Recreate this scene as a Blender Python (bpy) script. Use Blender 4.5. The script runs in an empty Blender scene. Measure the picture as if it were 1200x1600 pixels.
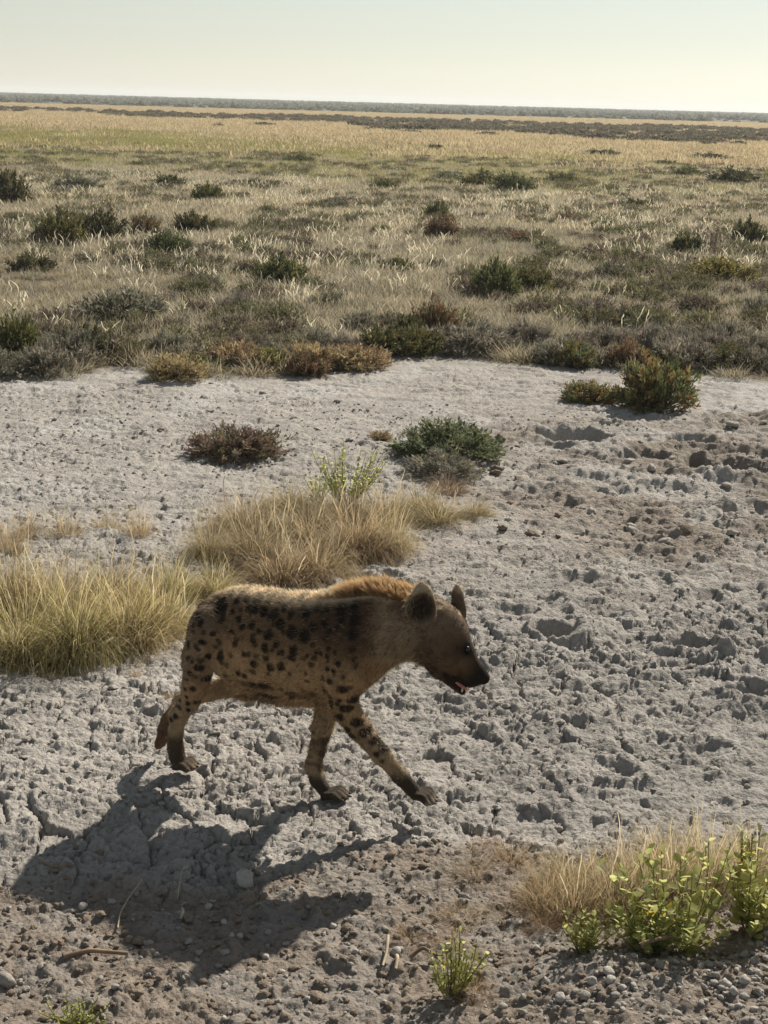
import bpy, math, random
import numpy as np
from mathutils import Matrix, Vector

random.seed(7); RNG = np.random.default_rng(7)
scene = bpy.context.scene
COL = scene.collection

# ------------------------------------------------------------------ camera
CAM_H = 2.6
PITCH = math.radians(14.908); ROLL = math.radians(1.55); FPX = 2404.0
fw = np.array([0, math.cos(PITCH), -math.sin(PITCH)])
rt = np.array([1.0, 0, 0]); up = np.cross(rt, fw)
cr, sr = math.cos(ROLL), math.sin(ROLL)
rt, up = cr*rt + sr*up, -sr*rt + cr*up
CPOS = np.array([0, 0, CAM_H])
cd = bpy.data.cameras.new('camera'); cam = bpy.data.objects.new('camera', cd); COL.objects.link(cam)
cd.sensor_fit = 'VERTICAL'; cd.sensor_height = 36.0; cd.lens = FPX/1600*36.0
cd.clip_start = 0.05; cd.clip_end = 20000
M = Matrix(((rt[0], up[0], -fw[0], 0), (rt[1], up[1], -fw[1], 0), (rt[2], up[2], -fw[2], CAM_H), (0, 0, 0, 1)))
cam.matrix_world = M
scene.camera = cam

# ------------------------------------------------------------------ world, sun, exposure
SUN_EL, SUN_AZ = math.radians(37), math.radians(33)      # azimuth from +Y towards +X
world = bpy.data.worlds.new('World'); scene.world = world; world.use_nodes = True
wn = world.node_tree.nodes; wl = world.node_tree.links
bg = wn['Background']
sky = wn.new('ShaderNodeTexSky'); sky.sky_type = 'NISHITA'; sky.sun_disc = False
sky.sun_elevation = SUN_EL; sky.sun_rotation = SUN_AZ
sky.altitude = 1000; sky.air_density = 1.3; sky.dust_density = 0.5; sky.ozone_density = 1.8
wb = wn.new('ShaderNodeHueSaturation'); wb.inputs['Saturation'].default_value = 0.40      # a milky, dusty sky
tint = wn.new('ShaderNodeMix'); tint.data_type = 'RGBA'; tint.blend_type = 'MULTIPLY'; tint.inputs[0].default_value = 1.0
tint.inputs[7].default_value = (0.975, 1.0, 0.955, 1)
wl.new(sky.outputs[0], wb.inputs['Color']); wl.new(wb.outputs[0], tint.inputs[6]); wl.new(tint.outputs[2], bg.inputs[0]); bg.inputs[1].default_value = 0.058
sd = bpy.data.lights.new('sun', 'SUN'); sun = bpy.data.objects.new('sun', sd); COL.objects.link(sun)
sd.energy = 5.0; sd.angle = math.radians(0.6); sd.color = (1.0, 0.92, 0.80)
SUND = Vector((math.sin(SUN_AZ)*math.cos(SUN_EL), math.cos(SUN_AZ)*math.cos(SUN_EL), math.sin(SUN_EL)))
sun.rotation_euler = SUND.to_track_quat('Z', 'Y').to_euler(); sun.location = (6, 10, 12)
vs = scene.view_settings
vs.view_transform = 'Standard'; vs.look = 'None'; vs.gamma = 1.0; vs.exposure = 0.52; vs.use_curve_mapping = False
scene.cycles.max_bounces = 6; scene.cycles.diffuse_bounces = 3; scene.cycles.transmission_bounces = 3
scene.cycles.transparent_max_bounces = 4; scene.cycles.use_denoising = True; scene.cycles.volume_bounces = 1; scene.cycles.volume_bounces = 1

# ------------------------------------------------------------------ numeric helpers
def smooth(e0, e1, x):
    t = np.clip((x - e0)/(e1 - e0), 0, 1); return t*t*(3 - 2*t)
def hsh(ix, iy, seed):
    with np.errstate(over='ignore'):
        h = ix.astype(np.int64).astype(np.uint32)*np.uint32(374761393) + iy.astype(np.int64).astype(np.uint32)*np.uint32(668265263) + np.uint32((seed*2246822519) & 0xffffffff)
        h ^= h >> np.uint32(13); h *= np.uint32(1274126177); h ^= h >> np.uint32(16)
        h *= np.uint32(2246822519); h ^= h >> np.uint32(13)
    return h.astype(np.float64)/4294967295.0
def vnoise(x, y, seed=0):
    ix = np.floor(x); iy = np.floor(y); fx = x - ix; fy = y - iy
    ux = fx*fx*fx*(fx*(fx*6 - 15) + 10); uy = fy*fy*fy*(fy*(fy*6 - 15) + 10)
    a = hsh(ix, iy, seed); b = hsh(ix + 1, iy, seed); c = hsh(ix, iy + 1, seed); d = hsh(ix + 1, iy + 1, seed)
    return (a + (b - a)*ux)*(1 - uy) + (c + (d - c)*ux)*uy
def fbm(x, y, seed=0, octv=4, gain=0.5):
    s = 0; amp = 1; tot = 0; ca, sa = math.cos(0.6), math.sin(0.6)
    for o in range(octv):
        s = s + amp*vnoise(x, y, seed + o*17); tot += amp; amp *= gain
        x, y = (ca*x - sa*y)*2.03 + 5.1, (sa*x + ca*y)*2.03 + 1.7
    return s/tot
def billow(x, y, seed=0, octv=3):
    s = 0; amp = 1; tot = 0
    for o in range(octv):
        s = s + amp*np.abs(2*vnoise(x, y, seed + o*13) - 1); tot += amp; amp *= 0.5
        x, y = x*2.1 + 3.3, y*2.1 + 8.1
    return s/tot
def worley(x, y, seed=0, jit=0.9):
    ix = np.floor(x); iy = np.floor(y)
    f1 = np.full(x.shape, 9.0); f2 = np.full(x.shape, 9.0); cid = np.zeros(x.shape)
    dx1 = np.zeros(x.shape); dy1 = np.zeros(x.shape)
    for i in (-1, 0, 1):
        for j in (-1, 0, 1):
            cx = ix + i; cy = iy + j
            px = cx + 0.5 + (hsh(cx, cy, seed) - 0.5)*jit; py = cy + 0.5 + (hsh(cx, cy, seed + 91) - 0.5)*jit
            dx = x - px; dy = y - py
            d = np.sqrt(dx*dx + dy*dy); c = hsh(cx, cy, seed + 33)
            near = d < f1
            f2 = np.where(near, f1, np.minimum(f2, d)); cid = np.where(near, c, cid)
            dx1 = np.where(near, dx, dx1); dy1 = np.where(near, dy, dy1)
            f1 = np.where(near, d, f1)
    return f1, f2, cid, dx1, dy1

def G(px, py, z=0.0):
    """a spot of the flat pan as measured on the 1200x1600 photograph -> metres"""
    d = fw + rt*(px - 600)/FPX + up*(800 - py)/FPX
    t = (z - CAM_H)/d[2]
    return CPOS + t*d
def MPP(p):
    return float((np.asarray(p) - CPOS) @ fw)/FPX

# ------------------------------------------------------------------ hyena frame
YAW = math.radians(-23)
HO = np.array([-0.4822, 5.5425, 0.0])
HA = np.array([math.cos(YAW), math.sin(YAW), 0]); HL = np.array([-math.sin(YAW), math.cos(YAW), 0])
def hw(x, y): 
    p = HO + HA*x + HL*y; return p[0], p[1]

# ------------------------------------------------------------------ the pan: height and colour
PITS = []   # hoof prints and scrapes: x, y, rx, ry, depth, seed
for px, py, r, dp in [(872, 990, .14, .055), (1085, 1005, .16, .055), (752, 1024, .13, .045), (800, 955, .12, .025), (1170, 1080, .13, .03), (905, 905, .13, .022), (1110, 935, .14, .025),
                      (900, 690, .30, .085), (1000, 715, .26, .05), (1130, 735, .35, .08), (1080, 690, .25, .05), (930, 750, .22, .03), (1180, 800, .3, .05), (850, 765, .2, .03),
                      (960, 1200, .12, .022), (1100, 1170, .12, .024), (560, 905, .15, .04)]:
    q = G(px, py); PITS.append((q[0], q[1], r, r*0.85, dp, len(PITS)))

def zones(x, y):
    n = fbm(x*0.9, y*0.9, 501, 3) - 0.5
    n2 = fbm(x*2.6, y*2.6, 541, 3) - 0.5
    soil = 1 - smooth(-0.28, 0.28, y - (4.98 + 0.22*np.tanh(x*0.9)) + n*0.5 + n2*0.35)       # brown crumbly soil by the track
    churn = smooth(-0.1, 0.9, x + 0.25 + n*0.8)*smooth(5.0, 5.5, y)*(1 - smooth(8.0, 8.8, y + n))  # hoof churned clay
    upper = smooth(-0.2, 1.6, x - (y - 8.5)*0.05 + n*2.0)*smooth(8.0, 8.9, y + n)*(1 - smooth(12.3, 14.0, y + n*2))
    flat = np.clip(1 - soil - churn - upper, 0, 1)
    field = smooth(-0.5, 0.6, y - edge_y(x) + n*1.6)
    return soil, churn, upper, flat, field
def edge_y(x):
    return 15.35 + 0.13*x + 0.55*np.sin(x*0.9 + 0.6) + 0.35*np.sin(x*2.3 + 1.1)

def terrain(x, y):
    x = np.asarray(x, float); y = np.asarray(y, float); shp = x.shape; x = x.ravel(); y = y.ravel()
    z = 0.05*(fbm(x*0.25, y*0.25, 11, 3) - 0.5) + 0.03*(fbm(x*1.1, y*1.1, 12, 3) - 0.5)
    m = (y > 2.4) & (y < 19) & (np.abs(x) < 9)
    if m.any():
        X = x[m]; Y = y[m]
        soil, churn, upper, flat, field = zones(X, Y)
        w1 = fbm(X*6, Y*6, 21, 4, .6) - 0.5; w2 = fbm(X*6 + 40, Y*6, 22, 4, .6) - 0.5
        wx = X + 0.11*w1; wy = Y + 0.11*w2
        def plates(sz, seed, crack, tilt, lift, gapw):
            f1, f2, c, dx, dy = worley(wx/sz + seed*.37, wy/sz + seed*.71, seed)
            top = lift*(c - 0.5) + tilt*(dx*(hshf(c, 1) - 0.5) + dy*(hshf(c, 2) - 0.5))*2
            return top - crack*(1 - smooth(0.0, gapw, f2 - f1)), c, f1
        pA, cA, fA = plates(0.19, 31, 0.032, 0.034, 0.020, 0.07)
        pB, cB, fB = plates(0.066, 37, 0.014, 0.017, 0.012, 0.13)
        pC, cC, fC = plates(0.032, 43, 0.006, 0.008, 0.008, 0.25)
        rough = (fbm(X*9, Y*11, 51, 5, .52) - 0.5)*(.3 + .9*smooth(.36, .62, fbm(X*2.3, Y*3.0, 66, 3)))
        fine = fbm(X*30, Y*30, 52, 4, .65) - 0.5
        ledge = fbm(X*2.0, Y*5.0, 54, 5, .58)                    # ledges and steps, longer across than deep
        step_ = (np.floor(ledge*9) + smooth(0.35, 0.65, ledge*9 - np.floor(ledge*9)))/9
        patch = smooth(0.40, 0.60, fbm(X*1.6, Y*1.6, 57, 3)); patch2 = smooth(0.42, 0.6, fbm(X*3.1, Y*3.1, 59, 3))
        f1c, _, cc, _, _ = worley(wx/0.12 + 2.2, wy/0.12 + 9.4, 41)
        clod = np.clip(1 - (f1c/(0.28 + 0.42*cc))**2, 0, 1)**.6*smooth(.45, .75, cc)
        f1d, _, cd_, _, _ = worley(wx/0.05 + 1.2, wy/0.05 + 4.4, 45)
        crumb = np.clip(1 - (f1d/(0.25 + 0.4*cd_))**2, 0, 1)**.6*smooth(.35, .8, cd_)
        near = 1 - .45*smooth(8.2, 9.5, Y)
        h_flat = near*(pA*(.35 + .75*patch) + pB*(.45 + .6*patch2) + .8*pC) + .016*rough + .013*fine + .010*crumb*patch2 + .05*(step_ - .5)
        h_churn = 1.0*pA*(.3 + .7*patch) + 1.0*pB*(.35 + .65*patch2) + .8*pC + .070*rough + .014*fine + .11*(step_ - .5) + .07*(fbm(X*1.3, Y*2.2, 58, 3) - .5) + .026*clod*patch2*patch + .014*crumb*patch2
        h_soil = .045*rough + .020*fine + .6*pC + .020*clod*patch2*patch + .016*crumb + .03*(fbm(X*3, Y*3, 65, 4) - .5)
        h_up = .065*rough + .018*fine + .10*(step_ - .5) + .08*(fbm(X*1.1, Y*1.8, 60, 3) - .5) + .03*clod*patch + .018*crumb*patch2 + .5*pB*(1 - patch) + .5*pC
        h_churn = h_churn*(.55 + .40*smooth(5.75, 6.5, Y)*(1 - .4*smooth(7.4, 8.0, Y)))
        h = soil*h_soil*.8 + churn*h_churn + upper*h_up + flat*h_flat
        for (qx, qy, rx, ry, dp, sd_) in PITS:
            k = (np.abs(X - qx) < rx*2.4) & (np.abs(Y - qy) < ry*2.4)
            if not k.any(): continue
            ex = (X[k] - qx)/rx; ey = (Y[k] - qy)/ry
            r = np.sqrt(ex*ex + ey*ey) + 1.3*(fbm(X[k]*6 + sd_, Y[k]*6, 71 + sd_, 5, .6) - 0.5)
            w_ = 1 - smooth(.7, 1.3, r); h[k] = h[k]*(1 - .25*w_) - 1.2*dp*(1 - smooth(0.45, 0.95, r)) + 0.5*dp*np.exp(-((r - 1.12)/0.26)**2)
        # gravel ridge at the road edge, bottom right
        h += 0.10*smooth(4.75, 4.05, Y)*smooth(0.15, 0.9, X)*(0.6 + 0.8*fbm(X*3, Y*3, 77, 3))
        z[m] += h*(1 - field) * smooth(2.4, 3.0, Y)*(1 - smooth(17, 19, Y)) + field*0.05*(fbm(X*3, Y*3, 79, 3) - 0.5)
    # paw prints: the ground is pressed to the pads
    for (lx, ly, zz, rr) in PAWS:
        qx, qy = hw(lx, ly); w = np.exp(-(((x - qx)**2 + (y - qy)**2)/rr**2)**2); z = z*(1 - w) + (zz + 0.25*(z - zz))*w
    z += 0.6*smooth(330, 900, y)*(0.7 + 0.6*fbm(x/400, y/400, 81, 2))   # a faint rise far off
    return z.reshape(shp)
def hshf(c, k):
    v = np.sin(c*917.3*(k + 1.37) + k*12.9898)*43758.5453; return v - np.floor(v)
PAWS = [(0.32, 0.042, -0.012, 0.10), (-0.315, -0.045, 0.022, 0.10)]

def ground_colour(x, y):
    soil, churn, upper, flat, field = zones(x, y)
    pale = np.array([0.345, 0.322, 0.295]); grey = np.array([0.285, 0.268, 0.248]); brown = np.array([0.185, 0.150, 0.122])
    white = np.array([0.43, 0.415, 0.39]); tan = np.array([0.295, 0.262, 0.222]); dirt = np.array([0.17, 0.14, 0.095])
    n1 = fbm(x*1.3, y*1.3, 111, 4)[:, None]; n2 = fbm(x*6, y*6, 113, 4)[:, None]
    c = pale*(0.8 + 0.4*n2)
    w = (churn*0.75)[:, None]; c = c*(1 - w) + w*grey*(0.8 + 0.45*n2)
    w = upper[:, None]*smooth(0.28, 0.5, n1)*0.9; c = c*(1 - w) + w*(brown*0.6 + tan*0.4)*(0.75 + 0.5*n2)
    w = (flat*smooth(9, 11, y))[:, None]*smooth(0.5, 0.68, n1)*0.6; c = c*(1 - w) + w*white
    w = smooth(0.15, 0.9, soil)[:, None]*(0.55 + 0.45*smooth(0.35, 0.6, n2)); c = c*(1 - w) + w*(brown*0.75 + tan*0.25)*(0.7 + 0.6*n2)
    w = field[:, None]; c = c*(1 - w) + w*dirt*(0.7 + 0.6*n2)
    # far plain: what the grass and scrub carpets look like once single plants merge
    far = smooth(60, 170, y)[:, None]
    gold = np.array([0.36, 0.275, 0.145]); dark = np.array([0.15, 0.125, 0.085]); green = np.array([0.19, 0.175, 0.07])
    nf = fbm(x/30, y/60, 117, 3)[:, None]
    cf = gold*(0.75 + 0.5*nf)
    w = (smooth(46, 62, y)*(1 - smooth(95, 125, y)))[:, None]*smooth(0.3, 0.6, nf); cf = cf*(1 - w) + w*green
    w = band_dark(x, y)[:, None]; cf = cf*(1 - w) + w*dark
    w = smooth(355, 385, y + 30*(fbm(x/60, y/60, 119, 2) - 0.5))[:, None]; cf = cf*(1 - w) + w*np.array([0.11, 0.115, 0.10])
    return c*(1 - far) + far*cf
def band_dark(x, y):
    s = x/np.maximum(y, 1)                     # bearing: the belt of scrub comes nearer towards the right
    n = fbm(x/14, y/25, 121, 3) - 0.5
    near = 175 - 210*s; far = 225 - 40*s
    gaps = .25 + .75*smooth(.40, .56, fbm(x/11 + 3, y/9, 127, 3))
    return np.clip(gaps*smooth(near - 14, near + 8, y + n*90)*(1 - smooth(far - 10, far + 16, y + n*60)), 0, 1)

# ------------------------------------------------------------------ blender helpers
def mesh_obj(name, V, F, mat=None, parent=None, cols=None, shade=False, link=COL):
    me = bpy.data.meshes.new(name)
    V = np.asarray(V, np.float32)
    if isinstance(F, np.ndarray) or not any(len(f) != len(F[0]) for f in F[:1]):
        F = np.asarray(F, np.int32)
    k = F.shape[1]
    me.vertices.add(len(V)); me.vertices.foreach_set('co', V.ravel())
    me.loops.add(F.size); me.loops.foreach_set('vertex_index', F.ravel())
    me.polygons.add(len(F)); me.polygons.foreach_set('loop_start', np.arange(0, F.size, k, dtype=np.int32))
    me.polygons.foreach_set('loop_total', np.full(len(F), k, np.int32))
    if shade: me.polygons.foreach_set('use_smooth', np.ones(len(F), bool))
    me.update(calc_edges=True)
    if cols is not None:
        at = me.attributes.new('col', 'FLOAT_COLOR', 'POINT')
        cc = np.ones((len(V), 4), np.float32); cc[:, :3] = cols; at.data.foreach_set('color', cc.ravel())
    if mat: me.materials.append(mat)
    o = bpy.data.objects.new(name, me)
    if link is not None: link.objects.link(o)
    if parent: o.parent = parent
    return o
def inst(name, me, parent=None, loc=(0, 0, 0), rz=0, sc=1, rot=None):
    o = bpy.data.objects.new(name, me); COL.objects.link(o)
    o.location = loc; o.rotation_euler = rot if rot is not None else (0, 0, rz)
    o.scale = sc if isinstance(sc, (tuple, list)) else (sc, sc, sc)
    if parent: o.parent = parent
    if name in ('blades', 'foliage', 'seed_stalks'): o['kind'] = 'stuff'
    return o
def empty(name, loc, rz=0, sc=1):
    o = bpy.data.objects.new(name, None); COL.objects.link(o); o.location = loc; o.rotation_euler = (0, 0, rz)
    o.scale = sc if isinstance(sc, (tuple, list)) else (sc, sc, sc); o.empty_display_size = 0.1
    return o
def tag(o, label=None, cat=None, group=None, kind=None):
    if label: o['label'] = label
    if cat: o['category'] = cat
    if group: o['group'] = group
    if kind: o['kind'] = kind
    return o
class NT:
    def __init__(s, name):
        s.m = bpy.data.materials.new(name); s.m.use_nodes = True; s.t = s.m.node_tree; s.t.nodes.clear()
        s.out = s.n('ShaderNodeOutputMaterial')
    def n(s, typ, **kw):
        o = s.t.nodes.new(typ)
        for k, v in kw.items():
            if k in o.inputs: o.inputs[k].default_value = v
            else: setattr(o, k, v)
        return o
    def l(s, a, b): s.t.links.new(a, b)

def mat_leafy(name, trans=0.35, var=0.25, rough=0.6, hue=0.02):
    """thin blades, leaves, hair: the vertex colour, varied per plant, lit from both sides"""
    b = NT(name)
    a = b.n('ShaderNodeAttribute', attribute_name='col')
    oi = b.n('ShaderNodeObjectInfo')
    geo = b.n('ShaderNodeNewGeometry')
    nz = b.n('ShaderNodeTexNoise'); nz.inputs['Scale'].default_value = 0.9; b.l(geo.outputs['Position'], nz.inputs['Vector'])
    hs = b.n('ShaderNodeHueSaturation')
    mr = b.n('ShaderNodeMapRange'); b.l(oi.outputs['Random'], mr.inputs[0]); mr.inputs[3].default_value = 0.5 - hue; mr.inputs[4].default_value = 0.5 + hue
    b.l(mr.outputs[0], hs.inputs['Hue'])
    mv = b.n('ShaderNodeMapRange'); b.l(nz.outputs[0], mv.inputs[0]); mv.inputs[1].default_value = 0.3; mv.inputs[2].default_value = 0.7
    mv.inputs[3].default_value = 1 - var; mv.inputs[4].default_value = 1 + var
    b.l(mv.outputs[0], hs.inputs['Value']); b.l(a.outputs['Color'], hs.inputs['Color'])
    d = b.n('ShaderNodeBsdfPrincipled'); d.inputs['Roughness'].default_value = rough; d.inputs['Specular IOR Level'].default_value = 0.25
    t = b.n('ShaderNodeBsdfTranslucent'); b.l(hs.outputs[0], d.inputs['Base Color']); b.l(hs.outputs[0], t.inputs['Color'])
    mx = b.n('ShaderNodeMixShader'); mx.inputs[0].default_value = trans
    b.l(d.outputs[0], mx.inputs[1]); b.l(t.outputs[0], mx.inputs[2]); b.l(mx.outputs[0], b.out.inputs[0])
    return b.m
def mat_solid(name, col, rough=0.8, nscale=30.0, nvar=0.3, bump=0.3, spec=0.3, attr=False):
    b = NT(name)
    tc = b.n('ShaderNodeTexCoord')
    nz = b.n('ShaderNodeTexNoise'); nz.inputs['Scale'].default_value = nscale; nz.inputs['Detail'].default_value = 5
    b.l(tc.outputs['Object'], nz.inputs['Vector'])
    mv = b.n('ShaderNodeMapRange'); b.l(nz.outputs[0], mv.inputs[0]); mv.inputs[1].default_value = 0.3; mv.inputs[2].default_value = 0.7
    mv.inputs[3].default_value = 1 - nvar; mv.inputs[4].default_value = 1 + nvar
    hs = b.n('ShaderNodeHueSaturation'); hs.inputs['Color'].default_value = (*col, 1); b.l(mv.outputs[0], hs.inputs['Value'])
    if attr:
        a = b.n('ShaderNodeAttribute', attribute_name='col'); b.l(a.outputs['Color'], hs.inputs['Color'])
    d = b.n('ShaderNodeBsdfPrincipled'); d.inputs['Roughness'].default_value = rough; d.inputs['Specular IOR Level'].default_value = spec
    b.l(hs.outputs[0], d.inputs['Base Color'])
    bp = b.n('ShaderNodeBump'); bp.inputs['Strength'].default_value = bump; bp.inputs['Distance'].default_value = 0.01
    b.l(nz.outputs[0], bp.inputs['Height']); b.l(bp.outputs[0], d.inputs['Normal']); b.l(d.outputs[0], b.out.inputs[0])
    return b.m

# ------------------------------------------------------------------ ground mesh
def build_ground():
    b = NT('dry_clay')
    at = b.n('ShaderNodeAttribute', attribute_name='col'); geo = b.n('ShaderNodeNewGeometry')
    n1 = b.n('ShaderNodeTexNoise'); n1.inputs['Scale'].default_value = 55; n1.inputs['Detail'].default_value = 6; n1.inputs['Roughness'].default_value = 0.7
    n2 = b.n('ShaderNodeTexNoise'); n2.inputs['Scale'].default_value = 240; n2.inputs['Detail'].default_value = 3
    n3 = b.n('ShaderNodeTexVoronoi'); n3.inputs['Scale'].default_value = 70
    for n in (n1, n2, n3): b.l(geo.outputs['Position'], n.inputs['Vector'])
    mv = b.n('ShaderNodeMapRange'); b.l(n1.outputs[0], mv.inputs[0]); mv.inputs[1].default_value = 0.3; mv.inputs[2].default_value = 0.7; mv.inputs[3].default_value = 0.78; mv.inputs[4].default_value = 1.2
    hs = b.n('ShaderNodeHueSaturation'); b.l(mv.outputs[0], hs.inputs['Value']); b.l(at.outputs['Color'], hs.inputs['Color'])
    d = b.n('ShaderNodeBsdfPrincipled'); d.inputs['Roughness'].default_value = 0.95; d.inputs['Specular IOR Level'].default_value = 0.12
    b.l(hs.outputs[0], d.inputs['Base Color'])
    ad = b.n('ShaderNodeMath', operation='MULTIPLY_ADD'); b.l(n2.outputs[0], ad.inputs[0]); ad.inputs[1].default_value = 0.35; b.l(n1.outputs[0], ad.inputs[2])
    ad2 = b.n('ShaderNodeMath', operation='MULTIPLY_ADD'); b.l(n3.outputs['Distance'], ad2.inputs[0]); ad2.inputs[1].default_value = -0.5; b.l(ad.outputs[0], ad2.inputs[2])
    bp = b.n('ShaderNodeBump'); bp.inputs['Strength'].default_value = 0.8; bp.inputs['Distance'].default_value = 0.012
    b.l(ad2.outputs[0], bp.inputs['Height']); b.l(bp.outputs[0], d.inputs['Normal']); b.l(d.outputs[0], b.out.inputs[0])
    ys = [-400, -200, -100, -50, -25, -12, -6, -3, -1, 0, 1, 1.8, 2.3, 2.6]
    y = 2.8
    while y < 15.6: ys.append(y); y *= 1.0018
    while y < 19: ys.append(y); y *= 1.004
    while y < 60: ys.append(y); y *= 1.02
    while y < 4000: ys.append(y); y *= 1.06
    ys = np.array(ys)
    un = np.linspace(-1, 1, 660); g = [1.0]; st = 2/660
    while g[-1] < 12: st *= 1.16; g.append(g[-1] + st)
    us = np.concatenate([-np.array(g[1:])[::-1], un, np.array(g[1:])])
    w = np.where(ys > 1.5, 0.285*ys + 0.55, 0.98)
    X = us[None, :]*w[:, None]; Y = np.repeat(ys[:, None], len(us), 1)
    Z = terrain(X, Y)
    V = np.stack([X, Y, Z], -1).reshape(-1, 3)
    nr, nc = X.shape
    i = (np.arange(nr - 1)[:, None]*nc + np.arange(nc - 1)[None, :]).ravel()
    F = np.stack([i, i + 1, i + nc + 1, i + nc], 1)
    o = mesh_obj('ground', V, F, b.m, cols=ground_colour(V[:, 0], V[:, 1]), shade=False)
    tag(o, 'dry cracked clay pan and plain running to the horizon', kind='structure')
    return o
build_ground()
def TZ(x, y): return float(terrain(np.array([x]), np.array([y]))[0])

# ------------------------------------------------------------------ the hyena: one continuous body grown from joints
def build_hyena():
    root = empty('spotted_hyena', (HO[0], HO[1], 0), YAW)
    tag(root, 'spotted hyena walking with lifted forepaw, mouth slightly open, backlit mane', 'hyena')
    h = 0.0055
    lo = np.array([-0.53, -0.26, -0.05]); hi = np.array([0.96, 0.30, 1.0])
    n = np.ceil((hi - lo)/h).astype(int)
    gx = lo[0] + h*np.arange(n[0]); gy = lo[1] + h*np.arange(n[1]); gz = lo[2] + h*np.arange(n[2])
    D = np.full(n, 1.0, np.float32)
    def sub(bl, bh):
        s = []
        for k, g in enumerate((gx, gy, gz)):
            a = max(0, int(np.searchsorted(g, bl[k]))); b = min(len(g), int(np.searchsorted(g, bh[k])))
            s.append(slice(a, max(b, a + 1)))
        return tuple(s), gx[s[0]][:, None, None].astype(np.float32), gy[s[1]][None, :, None].astype(np.float32), gz[s[2]][None, None, :].astype(np.float32)
    def smin(a, b, k):
        hh = np.clip(0.5 + 0.5*(b - a)/k, 0, 1); return b + (a - b)*hh - k*hh*(1 - hh)
    def cone(p, q, k=0.03, sy=1.0, op='add'):
        p = np.array(p, float); q = np.array(q, float); r = max(p[3], q[3]) + k + 0.02
        s, X, Y, Z = sub(np.minimum(p[:3], q[:3]) - r, np.maximum(p[:3], q[:3]) + r)
        ba = q[:3] - p[:3]; bb = ba @ ba + 1e-9
        ax, ay, az = X - p[0], Y - p[1], Z - p[2]
        t = np.clip((ax*ba[0] + ay*ba[1] + az*ba[2])/bb, 0, 1)
        d = np.sqrt((ax - ba[0]*t)**2 + ((ay - ba[1]*t)/sy)**2 + (az - ba[2]*t)**2) - (p[3] + (q[3] - p[3])*t)
        if sy < 1: d = d*(0.5 + 0.5*sy)
        if op == 'add': D[s] = smin(D[s], d, k)
        else: D[s] = -smin(-D[s], d, k)
    def chain(pts, k=0.03, sy=1.0):
        for a_, b_ in zip(pts[:-1], pts[1:]): cone(a_, b_, k, sy)
    def ellip(c, r, R, k=0.02, op='add'):
        """R rows: the three axes of the ellipsoid"""
        m = max(r) + k + 0.02; c = np.array(c, float)
        s, X, Y, Z = sub(c - m, c + m)
        ax, ay, az = X - c[0], Y - c[1], Z - c[2]
        q = [(ax*R[i][0] + ay*R[i][1] + az*R[i][2])/r[i] for i in range(3)]
        l0 = np.sqrt(q[0]**2 + q[1]**2 + q[2]**2) + 1e-6
        g = np.sqrt((q[0]/r[0])**2 + (q[1]/r[1])**2 + (q[2]/r[2])**2) + 1e-6
        d = l0*(l0 - 1)/g
        if op == 'add': D[s] = smin(D[s], d, k)
        else: D[s] = -smin(-D[s], d, k)
    # trunk: stations x, top, bottom, half width
    st = np.array([(-.262, .655, .545, .045), (-.235, .700, .54, .080), (-.18, .757, .54, .092), (-.10, .800, .495, .115), (-.04, .812, .420, .140), (0, .815, .385, .154), (.08, .815, .375, .158),
                   (.16, .818, .378, .160), (.25, .828, .392, .158), (.33, .842, .41, .152), (.41, .856, .445, .138), (.47, .858, .50, .118), (.52, .84, .56, .09), (.56, .80, .62, .05)])
    s, X, Y, Z = sub((-.34, -.26, .3), (.64, .26, .93))
    xs = X[:, 0, 0]; tp = np.interp(xs, st[:, 0], st[:, 1]); bt = np.interp(xs, st[:, 0], st[:, 2]); ww = np.interp(xs, st[:, 0], st[:, 3])
    ker = np.ones(9)/9
    pad = lambda v: np.convolve(np.pad(v, 4, mode='edge'), ker, 'valid')
    tp, bt, ww = pad(tp), pad(bt), pad(ww)
    zc = ((tp + bt)/2)[:, None, None]; hh = ((tp - bt)/2)[:, None, None]; ww = ww[:, None, None]
    zz = (Z - zc)/hh; w2 = ww*(1 - 0.16*zz)         # a little wider low down
    e = np.sqrt((Y/w2)**2 + zz**2)
    d = (e - 1)*np.minimum(hh, ww)
    d = np.maximum(d, np.maximum(-.262 - X, X - .56))
    D[s] = smin(D[s], d.astype(np.float32), 0.02)
    # ribs, flank fold
    cone((.02, -.125, .43, .020), (-.085, -.118, .52, .014), 0.05); cone((-.085, -.118, .52, .014), (-.115, -.115, .62, .022), 0.05)
    # neck
    chain([(.475, 0, .715, .112), (.55, .012, .750, .114), (.645, .028, .762, .100), (.70, .045, .75, .092)], 0.07, 0.80)
    # shoulder blades and haunches
    for sgn in (-1, 1):
        cone((.41, sgn*.060, .685, .050), (.445, sgn*.090, .59, .074), 0.08)
    # fore leg, near side, swung forward and lifted
    chain([(.44, -.088, .640, .080), (.425, -.108, .545, .068), (.422, -.108, .462, .054), (.481, -.085, .370, .042), (.558, -.050, .267, .0335), (.628, -.022, .180, .0275), (.668, -.002, .128, .0285)], 0.02)
    # fore leg, far side, planted
    chain([(.40, .10, .60, .08), (.315, .10, .47, .062), (.275, .09, .362, .048), (.258, .08, .270, .039), (.244, .065, .180, .030), (.234, .055, .117, .0305), (.250, .05, .058, .026), (.283, .046, .026, .027)], 0.018)
    # hind leg, near side, planted
    chain([(-.135, -.078, .655, .092), (-.172, -.112, .545, .066), (-.200, -.098, .420, .048), (-.240, -.080, .34, .038), (-.296, -.066, .262, .0335), (-.316, -.056, .190, .0265), (-.321, -.05, .120, .0290), (-.316, -.046, .078, .034)], 0.02)
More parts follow.
